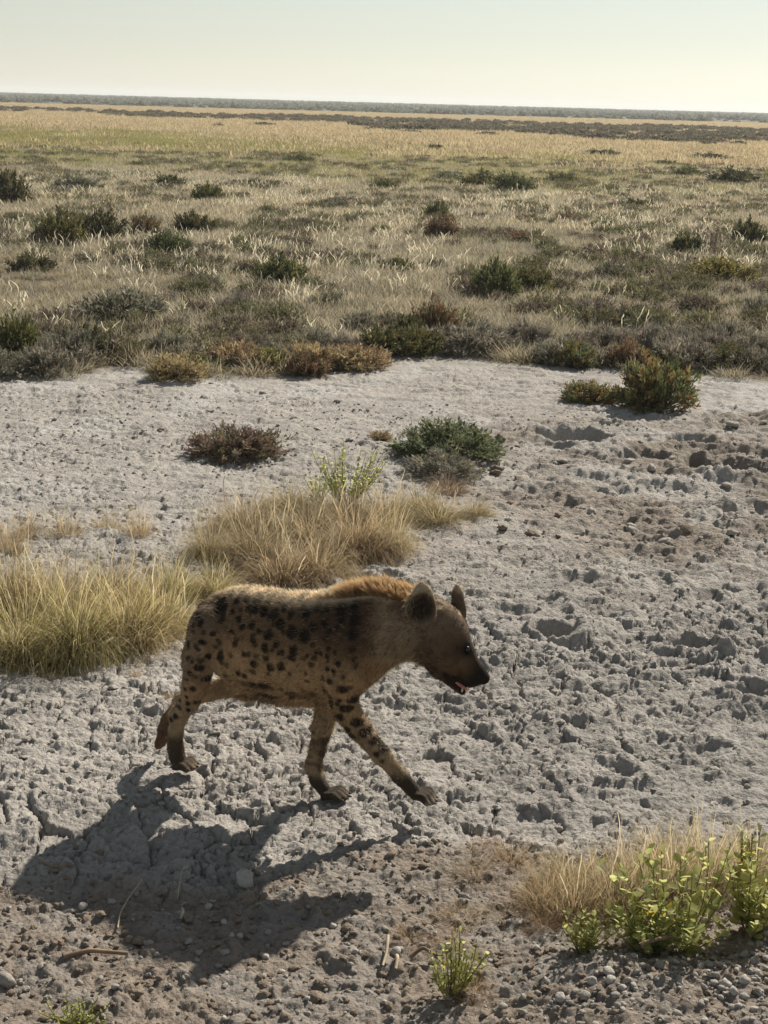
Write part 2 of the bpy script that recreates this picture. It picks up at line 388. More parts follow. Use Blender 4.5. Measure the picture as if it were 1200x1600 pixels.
    # hind leg, far side, leaving the ground behind
    chain([(-.13, .075, .645, .092), (-.115, .105, .47, .068), (-.130, .11, .365, .050), (-.250, .10, .316, .036), (-.375, .09, .250, .032), (-.432, .085, .165, .028), (-.452, .082, .118, .030)], 0.02)
    for g0, g1 in (((-.088, -.158, .615, .010), (-.112, -.170, .53, .013)), ((-.112, -.170, .53, .013), (-.138, -.158, .44, .010)),
                   ((.345, -.158, .66, .008), (.338, -.170, .56, .013)), ((.338, -.170, .56, .013), (.352, -.165, .46, .012)), ((.555, -.10, .70, .01), (.535, -.105, .60, .012))):
        cone(g0, g1, 0.028, 1.0, 'sub')          # folds where thigh and upper arm meet the trunk
    def toes(base, dirx, dirz, lat, L, r, spread=0.0235, rise=0.012):
        for i, o_ in enumerate((-1.5, -0.5, 0.5, 1.5)):
            k_ = 1.0 if abs(o_) < 1 else 0.84
            p0 = (base[0], base[1] + o_*spread*0.75, base[2], r*0.98)
            p1 = (base[0] + dirx*L*k_*0.62, base[1] + lat*L + o_*spread, base[2] + dirz*L*k_*0.62 + rise, r*0.92)
            p2 = (base[0] + dirx*L*k_, base[1] + lat*L + o_*spread, base[2] + dirz*L*k_, r*0.78)
            cone(p0, p1, 0.004); cone(p1, p2, 0.004)
    toes((.685, .004, .112), .85, -.30, .12, .074, .0158)
    toes((.296, .046, .012), 1, 0.0, .02, .080, .0158)
    toes((-.312, -.045, .047), 1, 0.0, .03, .068, .0160)
    toes((-.452, .082, .105), -.25, -.95, 0, .060, .0158, rise=0)
    # tail hanging close behind the thighs
    chain([(-.205, 0, .700, .034), (-.250, -.012, .61, .028), (-.272, -.02, .49, .025), (-.276, -.028, .40, .017)], 0.014)
    # head, turned a little towards the animal's left
    hd = np.array([.58, .25, -.78]); hd = hd/np.linalg.norm(hd)
    cone((.725, .054, .760, .094), (.742, .058, .730, .095), 0.04, 0.86)
    cone((.725, .052, .675, .082), (.752, .06, .640, .068), 0.04, 0.80)
    cone((.752, .064, .735, .080), (.800, .086, .665, .058), 0.030, 0.90)
    cone((.792, .083, .676, .052), (.862, .113, .582, .037), 0.016, 0.88)
    cone((.862, .113, .592, .034), (.886, .124, .566, .025), 0.008, 1.0)
    cone((.850, .107, .565, .034), (.838, .103, .558, .033), 0.015, 1.0)
    cone((.745, .060, .612, .050), (.816, .092, .516, .0185), 0.018, 0.95)
    side = np.cross(hd, (0, 0, 1)); side = side/np.linalg.norm(side)          # animal's right
    for sg in (-1, 1):                      # brow ridges and cheek bones
        b0 = np.array([.806, .088, .715]) + side*sg*0.036; b1 = np.array([.770, .072, .765]) + side*sg*0.045
        cone((*b0, .022), (*b1, .027), 0.012)
        c0 = np.array([.795, .08, .645]) + side*sg*0.040; c1 = np.array([.735, .055, .70]) + side*sg*0.060
        cone((*c0, .026), (*c1, .036), 0.016)
        e0 = np.array([.826, .096, .692]) + side*sg*0.052; cone((*e0, .012), (*(e0 + np.array((.004, .002, -.006))), .012), 0.008, 1.0, 'sub')
    # the open mouth
    for sg in (-1, 0, 1):
        m0 = np.array([.772, .073, .580]) + side*sg*0.046; m1 = np.array([.852, .108, .515]) + side*sg*0.036
        cone((*m0, .0060), (*m1, .0190), 0.004, 1.0, 'sub')
    for sg in (-1, 1):                      # nostrils
        q0 = np.array([.904, .131, .566]) + side*sg*0.012; cone((*q0, .006), (*(q0 + hd*0.004), .006), 0.004, 1.0, 'sub')
    # round ears, cupped
    def ear(c, nrm, upv, rw, rh, lean_):
        nrm = np.array(nrm, float); nrm /= np.linalg.norm(nrm); upv = np.array(upv, float); upv -= nrm*(upv @ nrm); upv /= np.linalg.norm(upv)
        wv = np.cross(upv, nrm); R = [wv, upv, nrm]; c = np.array(c, float)
        c2 = c + upv*rh*.52 + wv*rw*lean_
        ellip(c - upv*.006, (rw, rh*.78, 0.026), R, 0.012); ellip(c2, (rw*.60, rh*.56, 0.018), R, 0.022)
        ellip(c + nrm*0.020, (rw*0.82, rh*0.66, 0.024), R, 0.006, 'sub'); ellip(c2 + nrm*.016 - upv*.012, (rw*.42, rh*.42, .016), R, .01, 'sub')
    ear((.698, -.054, .858), (.55, -.82, .12), (-.03, -.28, .95), .058, .086, .34)
    ear((.772, .150, .822), (.80, .60, .08), (.22, .42, .88), .050, .074, .0)
    # ---- surface nets
    S = D < 0
    c8 = [S[i:n[0] - 1 + i, j:n[1] - 1 + j, k:n[2] - 1 + k] for i in (0, 1) for j in (0, 1) for k in (0, 1)]
    cnt = sum(c.astype(np.int8) for c in c8); act = (cnt > 0) & (cnt < 8)
    idx = np.full(act.shape, -1, np.int64); ci = np.argwhere(act); idx[act] = np.arange(len(ci))
    acc = np.zeros((len(ci), 3)); num = np.zeros(len(ci))
    corners = [(i, j, k) for i in (0, 1) for j in (0, 1) for k in (0, 1)]
    for a_ in range(8):
        for b_ in range(a_ + 1, 8):
            A, B = np.array(corners[a_]), np.array(corners[b_])
            if np.abs(A - B).sum() != 1: continue
            va = D[tuple((ci + A).T)]; vb = D[tuple((ci + B).T)]
            cr_ = (va < 0) != (vb < 0)
            t = np.where(cr_, va/np.where(cr_, va - vb, 1), 0)
            acc += cr_[:, None]*(A + (B - A)*t[:, None]); num += cr_
    V = lo + h*(ci + acc/num[:, None])
    faces = []
    for ax in range(3):
        o1, o2 = [(1, 2), (2, 0), (0, 1)][ax]
        sa = [slice(0, -1)]*3; sb = [slice(0, -1)]*3; sb = list(sb); sb[ax] = slice(1, None)
        S0 = S[tuple(slice(0, m - 1) for m in n)]
        nx = [slice(0, m - 1) for m in n]; nx[ax] = slice(1, n[ax])
        S1 = S[tuple(nx)]
        e_ = np.argwhere(S0 != S1); e_ = e_[(e_[:, o1] > 0) & (e_[:, o2] > 0)]
        d1 = np.zeros(3, int); d1[o1] = 1; d2 = np.zeros(3, int); d2[o2] = 1
        q = np.stack([idx[tuple((e_ - d1 - d2).T)], idx[tuple((e_ - d2).T)], idx[tuple(e_.T)], idx[tuple((e_ - d1).T)]], 1)
        ins = S0[tuple(e_.T)]
        q[~ins] = q[~ins][:, ::-1]
        faces.append(q[(q >= 0).all(1)])
    F = np.concatenate(faces)
    for it in range(2):                       # relax the stair steps
        sm = np.zeros_like(V); ct = np.zeros(len(V))
        for a_, b_ in ((0, 1), (1, 2), (2, 3), (3, 0)):
            np.add.at(sm, F[:, a_], V[F[:, b_]]); np.add.at(sm, F[:, b_], V[F[:, a_]]); np.add.at(ct, F[:, a_], 1); np.add.at(ct, F[:, b_], 1)
        V = V*0.5 + 0.5*sm/np.maximum(ct, 1)[:, None]
    # normals
    fn = np.cross(V[F[:, 2]] - V[F[:, 0]], V[F[:, 3]] - V[F[:, 1]])
    N = np.zeros_like(V)
    for k in range(4): np.add.at(N, F[:, k], fn)
    N /= np.linalg.norm(N, axis=1)[:, None] + 1e-12

    # ---- coat
    sp3 = [(90,320,20),(215,290,33),(130,360,20),(45,500,15),(70,580,12),(95,610,10),(150,480,24),(175,590,15),(215,430,18),(240,490,14),(295,310,16),(350,350,18),(320,425,15),
           (390,405,19),(360,235,18),(400,300,17),(445,300,24),(510,315,27),(590,335,30),(590,240,28),(520,235,28),(440,240,30),(450,390,21),(510,430,20),(580,455,28),(645,390,31),
           (735,440,33),(825,460,37),(805,335,27),(770,545,26),(765,595,23),(480,490,20),(355,510,18),(430,575,18),(570,530,26),(640,510,22),(500,640,22),(620,665,25),(685,655,26),
           (385,710,20),(430,730,15),(740,870,26),(130,660,23),(150,765,25),(65,700,17),(70,820,17),(35,750,12),(10,815,18),(10,880,15),(8,935,15),(55,940,18),
           (970,480,19),(945,580,15),(915,570,14),(1000,590,15),(1095,635,17),(1015,670,16),(1065,680,19),(980,740,16),(1040,745,22),(975,820,19),(1130,810,26),(1100,885,17),
           (1040,900,20),(1085,915,15),(1165,905,21),(1145,955,20),(1030,855,13),(1150,460,32),(955,390,20),(1070,360,25),(1150,370,40),(1040,310,35),(1130,290,30),(930,300,25),(870,295,22),
           (330,180,22),(280,170,18),(700,330,20),(690,180,22),(830,200,24),(300,245,18),(200,240,18),(560,160,20),(240,210,16),(690,560,18),(860,590,16),(590,600,16),(880,420,18),(640,300,20),(720,250,22)]
    spots = [(290 + x*.225, 890 + y*.225, r*.225, 1.0, 0) for x, y, r in sp3]
    spots += [(290 + 570*.225, 890 + 800*.225, 4.5, 2.6, 0), (290 + 480*.225, 890 + 790*.225, 5, 1.5, 0), (290 + 565*.225, 890 + 880*.225, 4.0, 4.0, 0), (290 + 250*.225, 890 + 600*.225, 9, .45, 0)]
    spots += [(460 + x*.2, 1080 + y*.2, r*.2, 1, -.06) for x, y, r in [(440,135,27),(410,230,23),(505,300,29),(590,285,30),(480,245,24),(540,190,30),(650,365,32),(665,465,21),(725,440,38),(780,505,32),(470,70,25),(385,45,15),(325,160,15),(505,380,22),(700,525,15),(700,400,30)]]
    spots += [(240 + x*.15, 1080 + y*.15, r*.15, 1, -.07) for x, y, r in [(345,50,21),(280,115,23),(335,130,23),(420,148,19),(275,230,29),(220,268,26)]]
    x, y, z = V.T
    sfx = x + 0.010*(fbm(x*45 + 3, z*45, 5, 2) - 0.5); sfz = z + 0.014*(fbm(x*45 + 9, z*45, 6, 2) - 0.5)
    spot = np.zeros(len(V))
    for px, py, r, asp, lat0 in spots:
        lat = lat0 or -0.13
        o_ = HO + HL*lat; d_ = fw + rt*(px - 600)/FPX + up*(800 - py)/FPX; t = ((o_ - CPOS) @ HL)/(d_ @ HL); p = CPOS + t*d_ - HO
        lx, lz = p @ HA, p[2]; rr = r*MPP(p + HO)*1.38
        dd = np.sqrt(((sfx - lx)/asp)**2 + (sfz - lz)**2)
        spot = np.maximum(spot, 1 - smooth(rr*0.62, rr*1.22, dd))
    # the hidden far side carries spots of its own
    f1, f2, cc, _, _ = worley(x/0.062 + 5, z/0.062 + 3, 61)
    far = (1 - smooth(0.26, 0.40, f1*(0.7 + 0.6*cc)))
    legfade = 1.0
    f1, f2, cc, _, _ = worley(sfx/0.046 + 1.3, sfz/0.050 + 7.7, 67)
    spot = np.maximum(spot, .8*(1 - smooth(.16, .30, f1*(.75 + .5*cc)))*(cc > .30)*smooth(.44, .50, z)*(x < .5))
    spot = np.where(y > 0.02, far*0.9*smooth(.40, .5, z), spot)
    n1 = fbm(x*9, z*9 + y*5, 91, 3); n2 = fbm(x*60, z*25 + y*30, 92, 3); n3 = fbm(x*22, z*70 + y*30, 93, 3)
    def mix(c, w, col): return c*(1 - w[:, None]) + w[:, None]*np.array(col)
    c = np.tile(np.array([.44, .285, .150]), (len(V), 1))
    c = mix(c, smooth(.56, .70, z)*(1 - smooth(.50, .6, x))*.72, (.165, .098, .056))
    c = mix(c, smooth(-.02, -.16, x)*smooth(.4, .5, z)*.55, (.20, .155, .115))
    c = mix(c, smooth(.74, .80, z)*(x < .3)*.5, (.20, .14, .09))
    c = mix(c, smooth(.58, .76, z)*smooth(.10, .36, x)*(1 - smooth(.50, .60, x))*0.92, (.085, .050, .030))      # dark saddle over the shoulders
    c = mix(c, smooth(.52, .38, z)*smooth(-.1, 0, x)*smooth(.40, .3, x)*0.6, (.40, .27, .15))                  # belly
    c = mix(c, smooth(.46, .36, z)*(1 - smooth(.30, .36, np.abs(x - .0)))*0, (.3, .2, .1))
    c = mix(c, smooth(.50, .60, x)*smooth(.45, .6, z)*0.9, (.35, .27, .185))                                   # pale neck
    c = mix(c, smooth(.56, .60, x)*smooth(.80, .84, z)*(1 - smooth(.68, .72, x))*.7, (.20, .11, .055))         # brown stripe under the mane
    c = mix(c, smooth(.66, .60, z)*smooth(.48, .55, x)*smooth(.50, .6, z)*(1 - smooth(.70, .76, x))*.65, (.27, .14, .065))   # rusty throat
    c = mix(c, smooth(-.20, -.26, x)*smooth(.40, .5, z)*.85, (.12, .06, .035))                                 # tail and rump edge
    c = mix(c, smooth(.44, .30, z)*0.7, (.30, .235, .155))                                                     # legs
    n4 = fbm(x*26, z*20 + y*12, 94, 4, .6)
    c *= (0.30 + 0.38*n1 + 0.34*n2 + .38*n4)[:, None]
    c = mix(c, spot*0.95*np.maximum(smooth(.60, .54, x - (z - .6)*.2), z < .45), (.016, .011, .008))
    dors_lit = smooth(.64, .92, N[:, 2])*smooth(.76, .80, z)*(x < .66)  # upward-facing back: sunlit rim painted into the coat colour
    c = mix(c, dors_lit*(.85 - .35*spot), (.68, .55, .38))
    # brindled lower flank
    st_ = smooth(.55, .7, n3)*smooth(.56, .45, z)*smooth(-.1, .02, x)*(1 - smooth(.33, .4, x))*.8
    c = mix(c, st_, (.13, .075, .04))
    # dark feet
    hindfoot = smooth(.21, .15, z)*smooth(-.22, -.26, x)
    c = mix(c, hindfoot*(0.75 + 0.2*n2), (.035, .025, .019))
    c = mix(c, smooth(-.405, -.43, x)*smooth(.28, .2, z)*.8, (.14, .075, .045))
    lf = (y > -0.03)*smooth(.10, .06, z)*(x > .15)*(x < .45)
    c = mix(c, lf*.92, (.034, .025, .019)); c = mix(c, (y > .02)*smooth(.20, .16, np.abs(z - .17)*2.6)*smooth(.25, .275, x)*(x < .4)*(z < .3)*.8, (.035, .025, .02))
    c = mix(c, (y > .02)*smooth(.028, .05, x - .33)*smooth(.055, .03, z)*(x < .45)*.25, (.30, .24, .17))
    rf = smooth(.225, .17, z)*(x > .54)*(z < .35); c = mix(c, rf*.95, (.032, .024, .018))
    rfs = smooth(.03, .008, np.abs((x - .585)*.80 + (z - .30)*.62 - .024))*(x > .50)*(x < .66)*(z < .40); c = mix(c, rfs*.7, (.035, .026, .02))
    c = mix(c, (x > .735)*(z < .3)*smooth(.115, .09, z)*.6, (.34, .28, .2))
    # head: grey brown mask, black muzzle
    u = (V - np.array([.725, .054, .745])) @ hd
    hm = smooth(.64, .69, x)*(z > .45)*(x > .6)
    c = mix(c, hm*smooth(-.10, .03, u)*.92, (.105, .066, .040))
    c = mix(c, hm*smooth(.60, .66, z - (x - .72)*.3)*smooth(.10, .0, u)*0.5, (.16, .115, .08))
    low = smooth(.0, -.012, (x - .80)*.67 + (z - .556)*.742)
    c = mix(c, hm*smooth(.060, .112, u)*.97*(1 - .75*low), (.014, .011, .010))
    c = mix(c, hm*smooth(.03, .10, u)*smooth(.60, .66, z)*.85, (.035, .023, .016))
    c = mix(c, smooth(.085, .03, np.sqrt((x - .800)**2 + (z - .625)**2))*hm*.55, (.20, .13, .075))
    mo = smooth(.030, .016, np.abs((x - .80)*.67 + (z - .556)*.742))*smooth(.755, .775, x)*(z < .61)*(x < .875); c = mix(c, mo*.85, (.022, .013, .011))
    for sg in (1, -1):
        e0 = np.array([.826, .096, .692]) + side*sg*0.05
        c = mix(c, smooth(.034, .015, np.linalg.norm(V - e0, axis=1))*.97, (.012, .009, .008))
    # ears
    ea = (z > .80)*(x > .62)*smooth(.80, .84, z - np.abs(y - .05)*0.0)
    for ec, nr in (((.698, -.052, .858), (.58, -.80, .12)), ((.772, .150, .822), (.80, .60, .08))):
        dv = V - np.array(ec); nr = np.array(nr)/np.linalg.norm(nr); pn = dv @ nr; rd = np.sqrt(np.maximum((dv**2).sum(1) - pn**2, 0))
        ine = (rd < .09)*(z > ec[2] - .07)*(np.abs(pn) < .045)
        c = mix(c, ine*(.8*smooth(.02, -.03, ec[2] - .05 - z + .0)), (.15, .105, .07))
        c = mix(c, ine*smooth(.058, .03, rd)*(pn > -.012)*.9*(N @ nr > .2), (.03, .02, .015))
        c = mix(c, ine*smooth(.050, .064, rd)*.85*(z > ec[2] - .015)*(np.abs(pn) < .03), (.50, .41, .29))
    c = np.clip(c*(.80 + .3*dors_lit)[:, None], .006, .7)  # painted rim along the back brightened once more
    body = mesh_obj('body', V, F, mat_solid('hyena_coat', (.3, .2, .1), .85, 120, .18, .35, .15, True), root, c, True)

    # ---- fur: short tapering hairs lying along the coat, their colour taken from the skin below
    area = np.linalg.norm(fn, axis=1)*.5; cen = V[F].mean(1); fN = fn/(np.linalg.norm(fn, axis=1)[:, None] + 1e-12)
    cx, cy_, cz = cen.T
    def hairs(name, sel_w, count, length, width, tilt, flow, mat, droop=0.25, bright=1.0, tipk=1.45):
        pr = area*sel_w; pr = pr/pr.sum()
        f = RNG.choice(len(F), count, p=pr); b = RNG.dirichlet((1, 1, 1, 1), count)
        P = (V[F[f]]*b[:, :, None]).sum(1); nn = fN[f]
        fl = flow(P); fl = fl - nn*(fl*nn).sum(1)[:, None]; fl /= np.linalg.norm(fl, axis=1)[:, None] + 1e-9
        ck = np.floor(P/.013).astype(np.int64)      # hair hangs together in small locks
        lock = np.stack([hsh(ck[:, 0]*7 + ck[:, 2]*13, ck[:, 1]*5 + ck[:, 2], 300 + q) for q in range(4)], 1)
        fl += (lock[:, :3] - .5)*1.3 + RNG.normal(0, .12, fl.shape)
        L = length(P)*RNG.uniform(.65, 1.25, count)
        d0 = nn*np.cos(tilt) + fl*np.sin(tilt); d0 /= np.linalg.norm(d0, axis=1)[:, None]
        d1 = d0 + fl*droop; d1[:, 2] -= 0.1; d1 /= np.linalg.norm(d1, axis=1)[:, None]
        sv = np.cross(d0, RNG.normal(0, 1, d0.shape)); sv /= np.linalg.norm(sv, axis=1)[:, None]
        w = (width*RNG.uniform(.7, 1.3, count))[:, None]
        p0 = P - nn*.002; p1 = p0 + d0*L[:, None]*.5; p2 = p1 + d1*L[:, None]*.5
        HV = np.stack([p0 - sv*w, p0 + sv*w, p1 - sv*w*.7, p1 + sv*w*.7, p2], 1)
        base = c[F[f, 0]]*(RNG.uniform(.8, 1.2, count)*(.62 + .76*lock[:, 3]))[:, None]*bright
        HC = np.stack([base*.9, base*.9, base*1.05, base*1.05, np.minimum(base*tipk, .8)], 1)  # tips coloured brighter than the roots: backlight painted into fur and mane
        i = np.arange(count)[:, None]*5
        T = np.concatenate([i + np.array([[0, 1, 3]]), i + np.array([[0, 3, 2]]), i + np.array([[2, 3, 4]])])
        o_ = mesh_obj(name, HV.reshape(-1, 3), T, mat, root, HC.reshape(-1, 3), False); o_['kind'] = 'stuff'; return o_
    furm = mat_leafy('hyena_fur', .52, .0, .55, 0.0)
    def flow(P):
        f = np.tile(np.array([-1.0, 0, -.45]), (len(P), 1))
        leg = smooth(.48, .36, P[:, 2])[:, None]; f = f*(1 - leg) + leg*np.array([-.1, 0, -1.0])
        hdw = (smooth(.66, .72, P[:, 0])*(P[:, 2] > .45))[:, None]; return f*(1 - hdw) - hdw*hd
    headw = smooth(.68, .74, cx)*(cz > .45)
    wgt = (1 + .9*headw)*(1 - .9*((cx > .83)*(cz > .45)))
    def flen(P):
        L = .014 + .009*smooth(.55, .42, P[:, 2])*smooth(-.1, .05, P[:, 0])*(P[:, 0] < .4) + .005*smooth(.50, .60, P[:, 0])*(P[:, 2] > .5)
        L = L*(1 - .30*smooth(.42, .25, P[:, 2])*(1 - .5*smooth(.08, .04, P[:, 2])*0)); L = L*(1 - .50*smooth(.70, .76, P[:, 0])*(P[:, 2] > .45))
        paw = np.maximum(smooth(.09, .05, P[:, 2]), smooth(.66, .69, P[:, 0])*(P[:, 2] < .2)); return L*(1 - .7*paw)
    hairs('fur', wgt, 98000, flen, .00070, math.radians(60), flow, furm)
    # sparse long guard hairs: they glow where the low light comes from behind
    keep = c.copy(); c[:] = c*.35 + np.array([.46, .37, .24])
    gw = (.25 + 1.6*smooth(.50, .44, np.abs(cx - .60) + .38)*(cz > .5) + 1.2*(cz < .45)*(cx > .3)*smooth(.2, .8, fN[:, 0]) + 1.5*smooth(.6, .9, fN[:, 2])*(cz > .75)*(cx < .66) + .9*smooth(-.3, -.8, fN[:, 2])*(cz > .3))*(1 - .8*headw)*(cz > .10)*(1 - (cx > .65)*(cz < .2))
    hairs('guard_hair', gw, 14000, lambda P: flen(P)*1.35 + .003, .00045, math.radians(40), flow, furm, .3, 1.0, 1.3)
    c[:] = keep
    # mane: long erect hair from the nape to the middle of the back
    mw = smooth(.80, .835, cz)*(cx < .665)*(cx > -.15)*(np.abs(cy_) < .042)*(.3 + smooth(.25, .40, cx))
    def mlen(P): return .020 + .034*smooth(.26, .44, P[:, 0])*(1 - .45*smooth(.56, .66, P[:, 0]))*RNG.uniform(.6, 1.25, len(P))
    keep = c.copy()
    c[:] = mix(c, smooth(.79, .85, z)*smooth(.2, .42, x)*(1 - hm)*.9, (.30, .185, .092))
    hairs('mane', mw, 9000, mlen, .0009, math.radians(26), lambda P: np.tile(np.array([-.5, 0, .6]), (len(P), 1)), furm, .15, 1.25, 1.9)
    c[:] = keep
    # tail tuft
    # eyes, tongue, teeth, claws
    def blob(name, c0, r, mat, parent, R=None, seg=12):
        vs_, fs_ = [], []
        for i in range(seg//2 + 1):
            th = math.pi*i/(seg//2)
            for j in range(seg):
                ph = 2*math.pi*j/seg; v = np.array([r[0]*math.sin(th)*math.cos(ph), r[1]*math.sin(th)*math.sin(ph), r[2]*math.cos(th)])
                vs_.append((np.array(R).T @ v if R is not None else v) + c0)
        for i in range(seg//2):
            for j in range(seg): fs_.append((i*seg + j, (i + 1)*seg + j, (i + 1)*seg + (j + 1) % seg, i*seg + (j + 1) % seg))
        return mesh_obj(name, vs_, np.array(fs_), mat, parent, None, True)
    em = mat_solid('hyena_eye', (.012, .008, .006), .15, 5, .1, 0, .35); pk = mat_solid('hyena_tongue', (.45, .17, .14), .35, 60, .2, .2, .5)
    wt = mat_solid('hyena_tooth', (.62, .56, .45), .3, 50, .15, .05, .5); cl = mat_solid('hyena_claw', (.05, .04, .035), .4, 50, .2, .1, .5)
    for sg in (1, -1):
        blob('eye', np.array([.824, .095, .694]) + side*sg*0.046, (.0115, .0115, .0115), em, root)
    Rm = [hd, side, np.cross(hd, side)]
    Rj = np.array([.60, .26, -.46]); Rj = Rj/np.linalg.norm(Rj); Rt = [Rj, side, np.cross(Rj, side)]
    blob('tongue', np.array([.808, .089, .545]), (.044, .037, .0085), pk, root, Rt)
    for sg in (1, -1):
        q = np.array([.832, .100, .528]) + side*sg*.020; blob('canine_tooth', q, (.005, .005, .015), wt, root, None, 8)
        q = np.array([.815, .092, .526]) + side*sg*.018; blob('canine_tooth', q, (.0045, .0045, .012), wt, root, None, 8)
    for base, dx_, dz_, lt, L_ in (((.685, .004, .112), .85, -.30, .12, .072), ((.296, .046, .012), 1, 0, .02, .078), ((-.312, -.045, .047), 1, 0, .03, .064)):
        for o_ in (-1.5, -.5, .5, 1.5):
            k_ = 1.0 if abs(o_) < 1 else .84
            p = np.array([base[0] + dx_*(L_*k_ + .013), base[1] + lt*L_ + o_*.0235, base[2] + dz_*(L_*k_ + .013) + .002])
            blob('claw', p, (.011, .0035, .0045), cl, root, None, 8)
build_hyena()

# ------------------------------------------------------------------ plants: builders
def blades(rng, n, r0, h, lean, curve, width, segs, cols, power=0.7, hvar=0.35):
    """tapering, bending blades from a disc; cols = (base, tip, other tip)"""
    ang = rng.uniform(0, 2*math.pi, n); rad = r0*rng.uniform(0, 1, n)**power
    bx, by = rad*np.cos(ang), rad*np.sin(ang)
    out = ang + rng.normal(0, .7, n)
    th = np.clip(lean*(rad/max(r0, 1e-6))*rng.uniform(.5, 1.4, n) + rng.normal(0, .14, n), -.4, 1.45)
    L = h*rng.uniform(1 - hvar, 1 + hvar, n)*(1 - .25*(rad/max(r0, 1e-6)))
    cv = curve*rng.uniform(.2, 1.6, n)
    p = np.stack([bx, by, np.zeros(n) - .01], 1); pts = [p]; th = th + np.abs(rng.normal(0, .10 + .14*lean, n))
    for s in range(segs):
        t = th + cv*(s + .5)/segs + rng.normal(0, .13, n)
        o2 = out + rng.normal(0, .25, n)
        st = (L/segs)[:, None]*np.stack([np.sin(t)*np.cos(o2), np.sin(t)*np.sin(o2), np.cos(t)], 1)
        p = p + st; pts.append(p)
    fa = rng.uniform(0, math.pi, n); sv = np.stack([np.cos(fa), np.sin(fa), np.zeros(n)], 1)
    w = (width*rng.uniform(.6, 1.4, n))[:, None]
    V = []; C = []
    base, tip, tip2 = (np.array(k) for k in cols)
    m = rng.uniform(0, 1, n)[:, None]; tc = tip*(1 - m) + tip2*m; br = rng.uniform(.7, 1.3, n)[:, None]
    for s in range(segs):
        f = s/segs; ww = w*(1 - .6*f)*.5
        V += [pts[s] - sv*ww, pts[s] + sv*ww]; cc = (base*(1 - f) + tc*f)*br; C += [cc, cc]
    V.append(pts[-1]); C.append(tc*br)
    k = 2*segs + 1
    V = np.stack(V, 1).reshape(-1, 3); C = np.clip(np.stack(C, 1).reshape(-1, 3)*1.22, .005, .85)
    tri = []
    for s in range(segs - 1):
        a = 2*s; tri += [(a, a + 1, a + 3), (a, a + 3, a + 2)]
    a = 2*(segs - 1); tri.append((a, a + 1, a + 2))
    F = (np.arange(n)[:, None, None]*k + np.array(tri)[None]).reshape(-1, 3)
    return V, F, C
def stalks(rng, n, r0, h, width, head, col, kink=.25, segs=6):
    """dry flowering stems: thin below, a ragged pale head above"""
    ang = rng.uniform(0, 2*math.pi, n); rad = r0*np.sqrt(rng.uniform(0, 1, n))
    p = np.stack([rad*np.cos(ang), rad*np.sin(ang), np.zeros(n)], 1); L = h*rng.uniform(.7, 1.3, n)
    tx = rng.normal(0, .16, n); ty = rng.normal(0, .16, n)
    V, C = [], []; fa = rng.uniform(0, math.pi, n); sv = np.stack([np.cos(fa), np.sin(fa), np.zeros(n)], 1)
    br = rng.uniform(.75, 1.2, n)[:, None]
    for s in range(segs + 1):
        f = s/segs
        w = width if f < .5 else width + (head - width)*rng.uniform(.25, 1.0, n)*(1 if f < .99 else .3)
        w = np.broadcast_to(w, (n,))[:, None]*.5
        V += [p - sv*w, p + sv*w]; cc = np.array(col)*(.7 + .3*f)*br; C += [cc, cc]
        kk = kink*(.3 + f*1.2); tx = tx + rng.normal(0, kk, n)*.6; ty = ty + rng.normal(0, kk, n)*.6
        p = p + (L/segs)[:, None]*np.stack([tx, ty, np.full(n, 1.0)], 1)/np.sqrt(1 + tx**2 + ty**2)[:, None]
    k = 2*(segs + 1); V = np.stack(V, 1).reshape(-1, 3); C = np.clip(np.stack(C, 1).reshape(-1, 3), .01, .85)
    tri = []
    for s in range(segs): a = 2*s; tri += [(a, a + 1, a + 3), (a, a + 3, a + 2)]
    F = (np.arange(n)[:, None, None]*k + np.array(tri)[None]).reshape(-1, 3)
    return V, F, C
def join(*parts):
    V, F, C, o = [], [], [], 0
    for v, f, c in parts: V.append(v); F.append(f + o); C.append(c); o += len(v)
    return np.concatenate(V), np.concatenate(F), np.concatenate(C)
def tube(pts, r0, r1, sides=4):
    pts = np.asarray(pts, float); n = len(pts); V = []
    d = np.gradient(pts, axis=0); d /= np.linalg.norm(d, axis=1)[:, None] + 1e-9
    ref = np.array([.31, .87, .38]); u = np.cross(d, ref); u /= np.linalg.norm(u, axis=1)[:, None] + 1e-9; v = np.cross(d, u)
    rr = np.linspace(r0, r1, n)[:, None]
    for k in range(sides):
        a = 2*math.pi*k/sides; V.append(pts + rr*(u*math.cos(a) + v*math.sin(a)))
    V = np.stack(V, 1).reshape(-1, 3); F = []
    for i in range(n - 1):
        for k in range(sides):
            a, b = i*sides + k, i*sides + (k + 1) % sides; F += [(a, b, b + sides), (a, b + sides, a + sides)]
    return V, np.array(F)
